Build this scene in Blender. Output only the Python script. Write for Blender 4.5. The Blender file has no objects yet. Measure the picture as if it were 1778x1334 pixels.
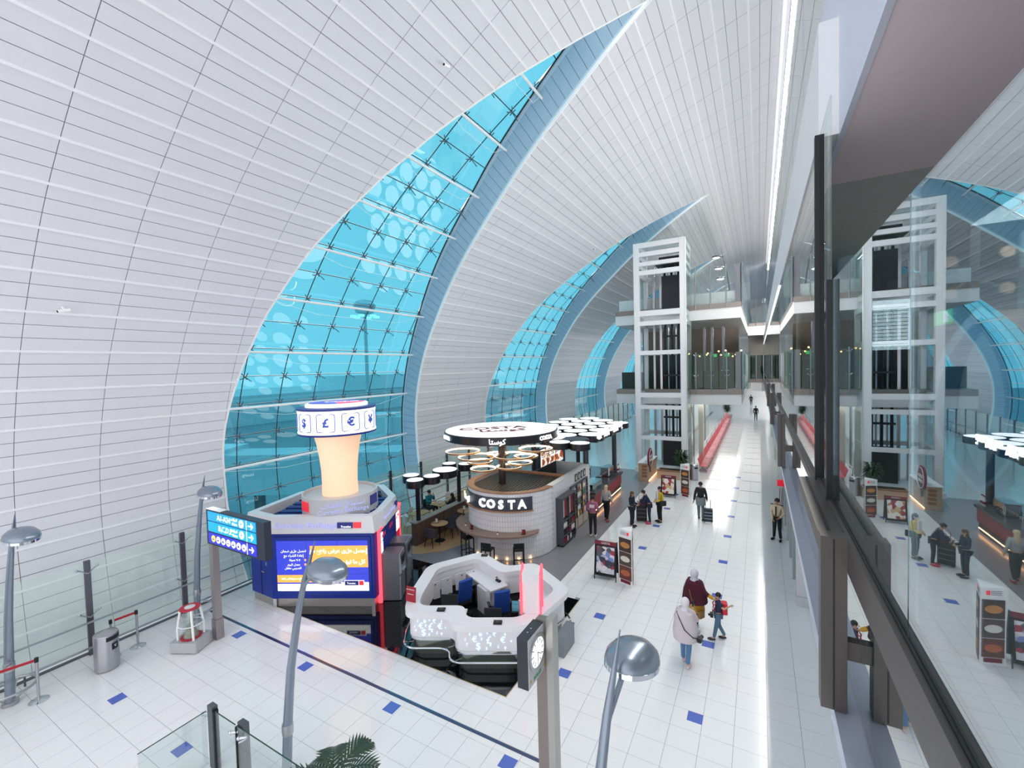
import bpy, math, random
import numpy as np
from mathutils import Vector, Matrix
random.seed(7)
C = bpy.context.scene.collection
SC = bpy.context.scene
PI = math.pi
# ------------------------------------------------------------------ camera
CAM_H = 7.15
F_PX, YAW, PITCH, ROLL = 765.857, 0.510893, -0.0363149, -0.0261317
_f = np.array([-math.sin(YAW)*math.cos(PITCH), math.cos(YAW)*math.cos(PITCH), math.sin(PITCH)])
_r = np.array([math.cos(YAW), math.sin(YAW), 0.0])
_u = np.cross(_r, _f)
_r, _u = math.cos(ROLL)*_r + math.sin(ROLL)*_u, -math.sin(ROLL)*_r + math.cos(ROLL)*_u
cam = bpy.data.objects.new('camera', bpy.data.cameras.new('camera'))
C.objects.link(cam)
cam.matrix_world = Matrix(((_r[0], _u[0], -_f[0], 0), (_r[1], _u[1], -_f[1], 0), (_r[2], _u[2], -_f[2], CAM_H), (0, 0, 0, 1)))
cam.data.sensor_width = 36.0
cam.data.lens = F_PX/1778*36.0
cam.data.clip_start = 0.05
cam.data.clip_end = 600
SC.camera = cam
# ------------------------------------------------------------------ light and exposure
SC.view_settings.view_transform = 'Standard'
SC.view_settings.look = 'None'
SC.view_settings.gamma = 1.0
SC.view_settings.use_curve_mapping = False
SC.view_settings.exposure = 0.27
SC.cycles.use_light_tree = False; SC.cycles.max_bounces = 5; SC.cycles.diffuse_bounces = 3; SC.cycles.glossy_bounces = 3; SC.cycles.transmission_bounces = 2
SC.cycles.transparent_max_bounces = 9; SC.cycles.caustics_reflective = False; SC.cycles.caustics_refractive = False
SC.cycles.sample_clamp_indirect = 6.0; SC.cycles.adaptive_threshold = 0.02
world = bpy.data.worlds.new('sky'); SC.world = world
world.use_nodes = True
bg = world.node_tree.nodes['Background']
bg.inputs[0].default_value = (0.96, 0.97, 1.0, 1)
bg.inputs[1].default_value = 1.4

def area(name, loc, d, sx, sy, power, col=(1, 1, 1)):
    l = bpy.data.lights.new(name, 'AREA'); l.shape = 'RECTANGLE'; l.size = sx; l.size_y = sy; l.energy = power; l.color = col
    o = bpy.data.objects.new(name, l); C.objects.link(o); o.location = loc
    z = -Vector(d).normalized(); y = Vector((0, 1, 0)); x = y.cross(z).normalized(); y = z.cross(x)
    o.matrix_world = Matrix(((x[0], y[0], z[0], loc[0]), (x[1], y[1], z[1], loc[1]), (x[2], y[2], z[2], loc[2]), (0, 0, 0, 1)))
    return o
area('cove_uplight', (.70, 33, 9.9), (-.75, 0, .65), .2, 57, 1200, (1, .98, .95))        # added uplight over the long white beam, unseen, brightens the vault
area('lounge_downlight', (3.0, 6.9, 8.86), (0, 0, -1), 1.2, 2.4, 60, (1, .95, .9))          # added light under the lounge ceiling, brightens its soffit and contents
area('ridge_downlight', (.70, 33, 18.1), (.12, 0, -1), .12, 57, 3000, (1, .985, .96))         # added strip below the ridge, brightens the hall floor
area('aisle_downlight', (-3.2, 46, 4.33), (0, 0, -1), 2.4, 26, 420, (1, .98, .95))           # luminous ceiling under the first upper floor

def lin(h):
    h = h.lstrip('#')
    v = [int(h[i:i+2], 16)/255 for i in (0, 2, 4)]
    return tuple(((c+0.055)/1.055)**2.4 if c > 0.04045 else c/12.92 for c in v)

def in_view(p, m=40):
    d = np.array([p[0], p[1], p[2]-CAM_H]); w = d @ _f
    if w < 0.2: return None
    x = 889+F_PX*(d@_r)/w; y = 667-F_PX*(d@_u)/w
    return (x, y, w) if -m < x < 1778+m and -m < y < 1334+m else None

# ------------------------------------------------------------------ materials
MATS = {}
def mat(name, col, rough=0.5, metal=0.0, emit=0.0, ecol=None, var=0.05, scale=8.0, spec=0.5, bump=0.0, coat=0.0):
    if name in MATS: return MATS[name]
    m = bpy.data.materials.new(name); m.use_nodes = True
    nt = m.node_tree; b = nt.nodes['Principled BSDF']
    c = lin(col) if isinstance(col, str) else col
    b.inputs['Roughness'].default_value = rough
    b.inputs['Metallic'].default_value = metal
    b.inputs['Specular IOR Level'].default_value = spec
    if coat: b.inputs['Coat Weight'].default_value = coat
    no = nt.nodes.new('ShaderNodeTexNoise'); no.inputs['Scale'].default_value = scale
    no.inputs['Detail'].default_value = 3
    tc = nt.nodes.new('ShaderNodeTexCoord'); nt.links.new(tc.outputs['Object'], no.inputs['Vector'])
    mx = nt.nodes.new('ShaderNodeMix'); mx.data_type = 'RGBA'
    mx.inputs['A'].default_value = (*[v*(1-var) for v in c], 1)
    mx.inputs['B'].default_value = (*[min(1, v*(1+var)) for v in c], 1)
    nt.links.new(no.outputs['Fac'], mx.inputs['Factor'])
    nt.links.new(mx.outputs['Result'], b.inputs['Base Color'])
    if bump:
        bp = nt.nodes.new('ShaderNodeBump'); bp.inputs['Strength'].default_value = bump
        nt.links.new(no.outputs['Fac'], bp.inputs['Height']); nt.links.new(bp.outputs['Normal'], b.inputs['Normal'])
    if emit:
        e = lin(ecol) if isinstance(ecol, str) else (ecol or c)
        b.inputs['Emission Color'].default_value = (*e, 1)
        b.inputs['Emission Strength'].default_value = emit
        if name not in ('neon_red', 'peach_glow', 'warm_strip', 'light_band'): m.cycles.emission_sampling = 'NONE'
    MATS[name] = m
    return m

def glass(name, tint, refl=0.06, film=None, film_amt=0.0, rough=0.0, edge=0.6, gcol=(1, 1, 1)):
    """architectural glass: tinted transmission + mirror reflection growing at grazing angles (+ optional etched film)"""
    if name in MATS: return MATS[name]
    m = bpy.data.materials.new(name); m.use_nodes = True
    nt = m.node_tree; nt.nodes.clear()
    out = nt.nodes.new('ShaderNodeOutputMaterial')
    tr = nt.nodes.new('ShaderNodeBsdfTransparent'); tr.inputs[0].default_value = (*tint, 1)
    gl = nt.nodes.new('ShaderNodeBsdfGlossy'); gl.inputs['Roughness'].default_value = rough
    gl.inputs['Color'].default_value = (*gcol, 1)
    lw = nt.nodes.new('ShaderNodeLayerWeight'); lw.inputs['Blend'].default_value = 0.35
    mr = nt.nodes.new('ShaderNodeMapRange')
    mr.inputs['To Min'].default_value = refl; mr.inputs['To Max'].default_value = edge
    nt.links.new(lw.outputs['Facing'], mr.inputs['Value'])
    ms = nt.nodes.new('ShaderNodeMixShader')
    nt.links.new(mr.outputs['Result'], ms.inputs[0])
    nt.links.new(tr.outputs[0], ms.inputs[1]); nt.links.new(gl.outputs[0], ms.inputs[2])
    last = ms
    if film_amt:
        df = nt.nodes.new('ShaderNodeBsdfDiffuse'); df.inputs[0].default_value = (*film, 1)
        m2 = nt.nodes.new('ShaderNodeMixShader'); m2.inputs[0].default_value = film_amt
        nt.links.new(ms.outputs[0], m2.inputs[1]); nt.links.new(df.outputs[0], m2.inputs[2]); last = m2
    nt.links.new(last.outputs[0], out.inputs[0])
    MATS[name] = m
    return m

# ------------------------------------------------------------------ mesh helpers
class MB:
    def __init__(s): s.v = []; s.f = []
    def add(s, vs, fs):
        n = len(s.v); s.v += [tuple(map(float, p)) for p in vs]; s.f += [tuple(i+n for i in f) for f in fs]; return s
    def box(s, c, d, rz=0.0, rx=0.0, ry=0.0):
        hx, hy, hz = d[0]/2, d[1]/2, d[2]/2
        P = [Vector((x*hx, y*hy, z*hz)) for z in (-1, 1) for y in (-1, 1) for x in (-1, 1)]
        M = Matrix.Rotation(rz, 3, 'Z') @ Matrix.Rotation(ry, 3, 'Y') @ Matrix.Rotation(rx, 3, 'X')
        return s.add([M@p+Vector(c) for p in P], [(0, 2, 3, 1), (4, 5, 7, 6), (0, 1, 5, 4), (2, 6, 7, 3), (0, 4, 6, 2), (1, 3, 7, 5)])
    def bb(s, x0, x1, y0, y1, z0, z1): return s.box(((x0+x1)/2, (y0+y1)/2, (z0+z1)/2), (x1-x0, y1-y0, z1-z0))
    def rbox(s, c, d, r=0.02, rz=0.0, seg=3):
        """upright box with rounded vertical corners"""
        hx, hy = d[0]/2-r, d[1]/2-r
        poly = []
        for cx, cy, a0 in ((hx, hy, 0), (-hx, hy, PI/2), (-hx, -hy, PI), (hx, -hy, 1.5*PI)):
            for i in range(seg+1):
                a = a0+PI/2*i/seg; poly.append((cx+r*math.cos(a), cy+r*math.sin(a)))
        ca, sa = math.cos(rz), math.sin(rz)
        poly = [(c[0]+x*ca-y*sa, c[1]+x*sa+y*ca) for x, y in poly]
        return s.prism(poly, c[2]-d[2]/2, c[2]+d[2]/2)
    def prism(s, poly, z0, z1, top=None):
        n = len(poly); top = top or poly
        vs = [(x, y, z0) for x, y in poly]+[(x, y, z1) for x, y in top]
        fs = [tuple(range(n-1, -1, -1)), tuple(range(n, 2*n))]+[(i, (i+1) % n, (i+1) % n+n, i+n) for i in range(n)]
        return s.add(vs, fs)
    def cyl(s, p0, p1, r0, r1=None, n=12, caps=True):
        p0, p1 = Vector(p0), Vector(p1); r1 = r0 if r1 is None else r1
        d = (p1-p0).normalized(); a = d.orthogonal().normalized(); b = d.cross(a)
        vs = []
        for p, r in ((p0, r0), (p1, r1)):
            vs += [p+(a*math.cos(2*PI*i/n)+b*math.sin(2*PI*i/n))*r for i in range(n)]
        fs = [(i, (i+1) % n, (i+1) % n+n, i+n) for i in range(n)]
        if caps: fs += [tuple(range(n-1, -1, -1)), tuple(range(n, 2*n))]
        return s.add(vs, fs)
    def tube(s, pts, r, n=8, closed=False):
        pts = [Vector(p) for p in pts]; k = len(pts)
        rs = r if isinstance(r, (list, tuple)) else [r]*k
        vs = []; up = None
        for i, p in enumerate(pts):
            if closed: t = pts[(i+1) % k]-pts[i-1]
            else: t = pts[min(i+1, k-1)]-pts[max(i-1, 0)]
            t.normalize()
            if up is None: up = t.orthogonal().normalized()
            a = (up-t*up.dot(t)); a = a.normalized() if a.length > 1e-6 else t.orthogonal().normalized()
            up = a; b = t.cross(a)
            vs += [p+(a*math.cos(2*PI*j/n)+b*math.sin(2*PI*j/n))*rs[i] for j in range(n)]
        fs = []
        for i in range(k if closed else k-1):
            q = (i+1) % k
            fs += [(i*n+j, i*n+(j+1) % n, q*n+(j+1) % n, q*n+j) for j in range(n)]
        if not closed: fs += [tuple(range(n-1, -1, -1)), tuple(range((k-1)*n, k*n))]
        return s.add(vs, fs)
    def lathe(s, prof, c=(0, 0, 0), n=24, a0=0.0, a1=2*PI, cap=True):
        full = abs(a1-a0-2*PI) < 1e-6; m = n if full else n+1
        vs = []; 
        for r, z in prof:
            vs += [(c[0]+r*math.cos(a0+(a1-a0)*j/n), c[1]+r*math.sin(a0+(a1-a0)*j/n), c[2]+z) for j in range(m)]
        fs = []
        for i in range(len(prof)-1):
            for j in range(n):
                q = (j+1) % m
                fs.append((i*m+j, i*m+q, (i+1)*m+q, (i+1)*m+j))
        if full and cap and prof[0] != prof[-1]:
            if prof[0][0] > 1e-4: fs.append(tuple(range(m-1, -1, -1)))
            if prof[-1][0] > 1e-4: fs.append(tuple(range((len(prof)-1)*m, len(prof)*m)))
        return s.add(vs, fs)
    def ell(s, c, r, n=12, m=8, R=None):
        vs = []; R = R or Matrix.Identity(3)
        for i in range(m+1):
            t = PI*i/m
            for j in range(n):
                a = 2*PI*j/n
                vs.append(R@Vector((r[0]*math.sin(t)*math.cos(a), r[1]*math.sin(t)*math.sin(a), r[2]*math.cos(t)))+Vector(c))
        fs = [(i*n+j, (i+1)*n+j, (i+1)*n+(j+1) % n, i*n+(j+1) % n) for i in range(m) for j in range(n)]
        return s.add(vs, fs)
    def arc_slab(s, c, r0, r1, z0, z1, a0, a1, n=16):
        vs = []
        for i in range(n+1):
            a = a0+(a1-a0)*i/n
            for r in (r0, r1):
                for z in (z0, z1): vs.append((c[0]+r*math.cos(a), c[1]+r*math.sin(a), z))
        fs = []
        for i in range(n):
            o = i*4; q = o+4
            fs += [(o, o+1, q+1, q), (o+2, q+2, q+3, o+3), (o+1, o+3, q+3, q+1), (o, q, q+2, o+2)]
        fs += [(0, 2, 3, 1), (n*4, n*4+1, n*4+3, n*4+2)]
        return s.add(vs, fs)
    def mesh(s, name, m, smooth=False):
        me = bpy.data.meshes.new(name); me.from_pydata(s.v, [], s.f); me.update()
        if m: me.materials.append(m)
        if smooth:
            me.polygons.foreach_set('use_smooth', [True]*len(me.polygons))
            try: me.set_sharp_from_angle(angle=math.radians(38))
            except Exception: pass
        return me
    def build(s, name, m, parent=None, smooth=False, **kw):
        return link(name, s.mesh(name, m, smooth), parent, **kw)

def link(name, me, parent=None, loc=None, label=None, cat=None, group=None, kind=None):
    o = bpy.data.objects.new(name, me); C.objects.link(o)
    if parent is not None: o.parent = parent
    if loc is not None: o.location = loc
    if label: o['label'] = label
    if cat: o['category'] = cat
    if group: o['group'] = group
    if kind: o['kind'] = kind
    return o
def thing(name, label, cat, loc=(0, 0, 0), rz=0.0, group=None):
    o = link(name, None, None, loc, label, cat, group); o.rotation_euler = (0, 0, rz); return o
def struct(name, mb, m, smooth=False): return mb.build(name, m, None, smooth, kind='structure')
def dup(o, loc=None, rz=None, label=None, group=None, parent=None):
    c = o.copy(); C.objects.link(c); c.parent = parent
    if loc is not None: c.location = loc
    if rz is not None: c.rotation_euler = (0, 0, rz)
    if label: c['label'] = label
    if group: c['group'] = group
    for ch in [x for x in bpy.data.objects if x.parent is o]: dup(ch, parent=c)
    return c

# ------------------------------------------------------------------ lettering
AR = {'ا': 'FE8D', 'أ': 'FE83', 'إ': 'FE87', 'ب': 'FE8F', 'ت': 'FE95', 'ج': 'FE9D', 'ح': 'FEA1', 'خ': 'FEA5', 'د': 'FEA9', 'ذ': 'FEAB', 'ر': 'FEAD',
      'ز': 'FEAF', 'س': 'FEB1', 'ش': 'FEB5', 'ص': 'FEB9', 'ض': 'FEBD', 'ط': 'FEC1', 'ع': 'FEC9', 'غ': 'FECD', 'ف': 'FED1', 'ق': 'FED5', 'ك': 'FED9',
      'ل': 'FEDD', 'م': 'FEE1', 'ن': 'FEE5', 'ه': 'FEE9', 'و': 'FEED', 'ي': 'FEF1', 'ة': 'FE93'}
TWO = set('اأإدذرزوة')
def arab(t):
    out = []
    for i, ch in enumerate(t):
        if ch not in AR: out.append(ch); continue
        prev = i > 0 and t[i-1] in AR and t[i-1] not in TWO
        nxt = i < len(t)-1 and t[i+1] in AR and ch not in TWO
        base = int(AR[ch], 16)
        k = (3 if nxt else 1) if prev else (2 if nxt else 0)
        out.append(chr(base+k))
    return ''.join(reversed(out))
TXT = {}
def text_mesh(s, m, size=1.0, ext=0.004, bold=0.0, align='CENTER', shear=0.0, space=1.0):
    """lettering is set as a placeholder here and turned into mesh in one pass at the end of the script"""
    key = (s, m.name, size, ext, bold, align, shear, space)
    if key not in TXT:
        me = bpy.data.meshes.new('lettering'); me.from_pydata([(0, 0, 0)], [], []); TXT[key] = (me, m)
    return TXT[key][0]
SKINS = []
def finish():
    jobs = []
    for (s, mn, size, ext, bold, align, shear, space), (me, m) in TXT.items():
        cu = bpy.data.curves.new('lettering', 'FONT'); cu.body = s; cu.size = size; cu.extrude = ext; cu.offset = bold
        cu.align_x = align; cu.align_y = 'CENTER'; cu.shear = shear; cu.resolution_u = 2; cu.space_character = space
        o = bpy.data.objects.new('lettering', cu); C.objects.link(o); jobs.append((o, me, m, False))
    for me, m, rad, roots, sub in SKINS:
        o = bpy.data.objects.new('skin', me.copy()); C.objects.link(o)
        o.modifiers.new('skin', 'SKIN')
        sv = o.data.skin_vertices[0].data
        for i, r in enumerate(rad): sv[i].radius = r if isinstance(r, tuple) else (r, r)
        for i in roots: sv[i].use_root = True
        md = o.modifiers.new('sub', 'SUBSURF'); md.levels = sub; md.render_levels = sub
        jobs.append((o, me, m, True))
    dg = bpy.context.evaluated_depsgraph_get()
    for o, me, m, smooth in jobs:
        nm = bpy.data.meshes.new_from_object(o.evaluated_get(dg))
        nm.materials.clear(); nm.materials.append(m); name = me.name
        if smooth: nm.polygons.foreach_set('use_smooth', [True]*len(nm.polygons))
        me.user_remap(nm); bpy.data.meshes.remove(me); nm.name = name
    for o, me, m, smooth in jobs:
        d = o.data; bpy.data.objects.remove(o)
        (bpy.data.curves if d.__class__.__name__ == 'TextCurve' else bpy.data.meshes).remove(d)
def text(s, m, parent, loc, size, normal_rz=0.0, tilt=PI/2, **kw):
    """upright lettering facing -Y turned by normal_rz; tilt 0 lies flat facing up"""
    o = link('lettering', text_mesh(s, m, size, **kw), parent, loc)
    o.rotation_euler = (tilt, 0, normal_rz); return o
# ------------------------------------------------------------------ shared materials
M_PANEL = mat('white_ceiling_panel', '#e6e6ec', 0.45, var=0.02, scale=1.5)
M_BACK = mat('dark_joint', '#9c9ca6', 0.9)
M_BAR = mat('white_track', '#fbfbff', 0.35, var=0.01)
M_TRIM = mat('white_trim', '#ffffff', 0.35, var=0.01)
M_REVEAL = mat('pale_blue_reveal', '#a3c0d4', 0.45, var=0.03)  # jamb panels and trim: tint of light through teal glass put into colour
M_REVEAL2 = mat('light_blue_reveal_trim', '#bcd6e6', 0.4, var=0.03)
M_TEAL = glass('teal_glass', (0.10, 0.43, 0.55), 0.05, edge=0.35)
M_BLACK = mat('black_gasket', '#10161c', 0.5)
M_STEEL = mat('brushed_steel', '#b9b9bd', 0.28, 1.0, var=0.06, scale=30)
M_DSTEEL = mat('dark_steel', '#6f7176', 0.35, 0.9, var=0.06)
M_CHROME = mat('chrome', '#dcdfe4', 0.08, 1.0, var=0.02)
M_WHITE = mat('white_paint', '#f2f2f4', 0.4, var=0.02)
M_TILE = mat('white_terrazzo', '#f6f6f6', 0.11, var=0.06, scale=60, spec=0.6)
M_GROUT = mat('grout', '#8f8f94', 0.6)
M_MARK = mat('blue_terrazzo', '#5d74c9', 0.15, var=0.08, scale=60)
M_BLKTILE = mat('black_granite', '#0a0d12', 0.06, var=0.4, scale=40, spec=0.7)
M_GREYFL = mat('grey_floor', '#8e8e93', 0.22, var=0.06, scale=3)
M_WOODFL = mat('oak_floor', '#c9a77c', 0.35, var=0.12, scale=4)
M_RAILGL = glass('green_rail_glass', (0.95, 1.0, 0.975), 0.03, (0.90, 1.0, 0.95), 0.13, edge=0.25)
M_CLEAR = glass('clear_glass', (0.9, 0.95, 0.94), 0.045, edge=0.32)
M_MIRROR = glass('reflective_glass', (0.70, 0.80, 0.82), 0.33, edge=0.66, gcol=(0.93, 0.97, 1.0))
M_FARGL = glass('far_reflective_glass', (0.6, 0.7, 0.7), 0.3, edge=0.8)
M_BRONZE = mat('bronze_metal', '#5b5653', 0.4, 0.35, var=0.04)
M_GRGL = glass('green_tinted_glass', (0.62, 0.74, 0.67), 0.03, edge=0.2)
# ------------------------------------------------------------------ vault profile (x, z) by arc length
CP = np.array([(9,12.6),(4,12.3),(0,11.45),(-4,10.0),(-7.78,7.95),(-9.7,6.6),(-11.5,5.23),(-13.03,3.83),(-14.0,2.65),(-14.8,1.5),(-15.5,.25),(-16.05,-1.07),(-16.36,-2.2),(-16.5,-3.5),(-16.48,-4.4),(-16.37,-5.3),(-16.2,-6.4),(-15.9,-7.6)])
def catmull(P, n=12):
    out = []; Q = np.vstack([2*P[0]-P[1], P, 2*P[-1]-P[-2]])
    for i in range(1, len(Q)-2):
        p0, p1, p2, p3 = Q[i-1:i+3]; D = lambda a, b: np.linalg.norm(b-a)**.5
        t0 = 0; t1 = t0+D(p0, p1); t2 = t1+D(p1, p2); t3 = t2+D(p2, p3)
        for t in np.linspace(t1, t2, n, endpoint=False):
            A1 = (t1-t)/(t1-t0)*p0+(t-t0)/(t1-t0)*p1; A2 = (t2-t)/(t2-t1)*p1+(t-t1)/(t2-t1)*p2; A3 = (t3-t)/(t3-t2)*p2+(t-t2)/(t3-t2)*p3
            B1 = (t2-t)/(t2-t0)*A1+(t-t0)/(t2-t0)*A2; B2 = (t3-t)/(t3-t1)*A2+(t-t1)/(t3-t1)*A3
            out.append((t2-t)/(t2-t1)*B1+(t-t1)/(t2-t1)*B2)
    out.append(P[-1]); return np.array(out)
PR = catmull(CP)
PS = np.concatenate([[0], np.cumsum(np.linalg.norm(np.diff(PR, axis=0), axis=1))])
_T = np.gradient(PR, axis=0); _T /= np.linalg.norm(_T, axis=1)[:, None]
PN = np.stack([_T[:, 1], -_T[:, 0]], 1); PN *= np.sign((PN*PR).sum(1))[:, None]
def vault(s, y, d=0.0):
    x = np.interp(s, PS, PR[:, 0]); z = np.interp(s, PS, PR[:, 1])
    nx = np.interp(s, PS, PN[:, 0]); nz = np.interp(s, PS, PN[:, 1])
    return (x+nx*d, y, z+nz*d+CAM_H)
S_END = PS[-1]; PERIOD = 17.05; OFF = 1.2; S_TIP = 11.9
TE = np.array([(12.02,13.54),(13.19,13.15),(14.36,12.72),(15.70,12.20),(16.66,11.83),(17.81,11.44),(18.69,11.12),(19.68,10.81),(20.67,10.48),(21.67,10.24),(22.65,9.98),(23.72,9.68),(24.79,9.45),(25.81,9.22),(26.86,8.98),(27.94,8.83),(28.98,8.68),(30.03,8.55),(30.97,8.46),(31.91,8.44),(32.73,8.49),(33.90,8.52),(35.21,8.65),(36.44,8.81)])
TR = np.array([(11.89,13.60),(12.93,13.95),(14.29,14.42),(15.64,14.84),(16.85,15.18),(18.18,15.58),(18.82,15.78),(20.20,16.14),(21.72,16.57),(23.52,17.07),(24.53,17.34),(25.96,17.62),(27.54,17.86),(29.05,18.10),(30.84,18.38),(32.72,18.6),(34.30,18.6),(36.6,18.45)])
TG = np.array([(11.9,13.3),(14.41,14.07),(15.82,14.50),(16.92,14.81),(17.96,15.12),(19.02,15.43),(20.21,15.80),(21.35,16.15),(22.27,16.42),(23.36,16.76),(24.41,17.09),(25.31,17.36),(26.44,17.64),(27.36,17.85),(28.34,18.07),(29.52,18.29),(30.56,18.50),(32.56,18.66),(34.31,18.62),(36.6,18.5)])
fE = lambda s: float(np.interp(s, TE[:, 0], TE[:, 1]))
fR = lambda s: float(np.interp(s, TR[:, 0], TR[:, 1]))
fG = lambda s: float(np.interp(s, TG[:, 0], TG[:, 1]))
BAR0, BARD = 13.55, 1.0465
S_BARS = [BAR0+BARD*k for k in range(-9, 23)]
S_LINES = sorted([b+BARD*j/3 for b in S_BARS for j in range(3)])
S_LINES = [s for s in S_LINES if 3.5 < s < S_END-.05]+[S_END-.05]
Y_J = [0.13+1.665*k-6.66 for k in range(0, 68)]
NSH = 6
def shell_range(k, s):
    """Y extent of shell k at arc length s"""
    lo = -6.5 if k == 0 else (fR(s) if s > S_TIP else 13.57)+PERIOD*(k-1)
    hi = 104.0 if k == NSH-1 else (fE(s) if s > S_TIP else 13.55)+PERIOD*k
    return lo, hi

wall = MB()
for k in range(NSH):
    ss = S_LINES; base = len(wall.v); nn = 14
    for s in ss:
        lo, hi = shell_range(k, s)
        for i in range(nn+1): wall.v.append(vault(s, lo+(hi-lo)*i/nn, 0.03))
    for a in range(len(ss)-1):
        for i in range(nn):
            o = base+a*(nn+1)+i; wall.f.append((o, o+1, o+nn+2, o+nn+1))
wall_left = struct('wall_left', wall, M_BACK)

# every panel of the lining: bevel gap 12 mm, 25 mm thick
cells = []
for k in range(NSH):
    for a in range(len(S_LINES)-1):
        s0, s1 = S_LINES[a]+.008, S_LINES[a+1]-.008
        l0, h0 = shell_range(k, s0); l1, h1 = shell_range(k, s1)
        for j in range(len(Y_J)-1):
            ya, yb = Y_J[j]+.007, Y_J[j+1]-.007
            q = [max(ya, l0), min(yb, h0), min(yb, h1), max(ya, l1)]
            if q[0] >= q[1] and q[3] >= q[2]: continue
            if q[0] > q[1]: q[0] = q[1] = min(max(q[0], ya), yb) if l0 > ya else q[1]
            if q[3] > q[2]: q[2] = q[3] = min(max(q[3], ya), yb) if l1 > ya else q[2]
            if (q[1]-q[0])+(q[2]-q[3]) < .05: continue
            p = vault((s0+s1)/2, (q[0]+q[1]+q[2]+q[3])/4)
            w = in_view(p, 30)
            cells.append(((w[2] if w else 1e6)/max(.2, (q[1]-q[0]+q[2]-q[3])/3.3), s0, s1, q))
cells.sort(key=lambda c: c[0])
rest = MB()
PF = [(0, 1, 2, 3), (0, 4, 5, 1), (1, 5, 6, 2), (2, 6, 7, 3), (3, 7, 4, 0)]
for i, (w, s0, s1, q) in enumerate(cells):
    P = [vault(s0, q[0]), vault(s0, q[1]), vault(s1, q[2]), vault(s1, q[3])]
    P2 = [vault(s0, q[0], .026), vault(s0, q[1], .026), vault(s1, q[2], .026), vault(s1, q[3], .026)]
    if i < 298:
        c = Vector(P[0])
        MB().add([Vector(v)-c for v in P+P2], PF).build('panel', M_PANEL, wall_left, loc=c)
    else: rest.add(P+P2, PF)
rest.build('lining_panels', M_PANEL, wall_left, kind='stuff')
# white tracks running along the hall
for s in S_BARS:
    if s < 4 or s > S_END-.1: continue
    for k in range(NSH):
        lo, hi = shell_range(k, s)
        y0 = max(lo, -6.4); w = .026
        a = [vault(s-w, y0, .01), vault(s+w, y0, .01), vault(s+w, y0, -.03), vault(s-w, y0, -.03)]
        b = [(p[0], hi, p[2]) for p in a]
        MB().add(a+b, [(0, 1, 5, 4), (1, 2, 6, 5), (2, 3, 7, 6), (3, 0, 4, 7), (0, 3, 2, 1), (4, 5, 6, 7)]).build('track', M_BAR, wall_left)
# edge trims of the shells
for k in range(NSH-1):
    for fn, sg in ((fE, 1), (fR, -1)):
        ss = np.linspace(S_TIP, S_END-.05, 60)
        t = MB(); n = 0
        for s in ss:
            y = fn(s)+PERIOD*k
            t.v += [vault(s, y-.03*sg, -.012), vault(s, y+.03*sg, -.012), vault(s, y+.03*sg, .10), vault(s, y-.03*sg, .10)]
        for i in range(len(ss)-1):
            for j in range(4):
                t.f.append((i*4+j, i*4+(j+1) % 4, i*4+4+(j+1) % 4, i*4+4+j))
        t.build('edge_trim', M_TRIM, wall_left)

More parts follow.
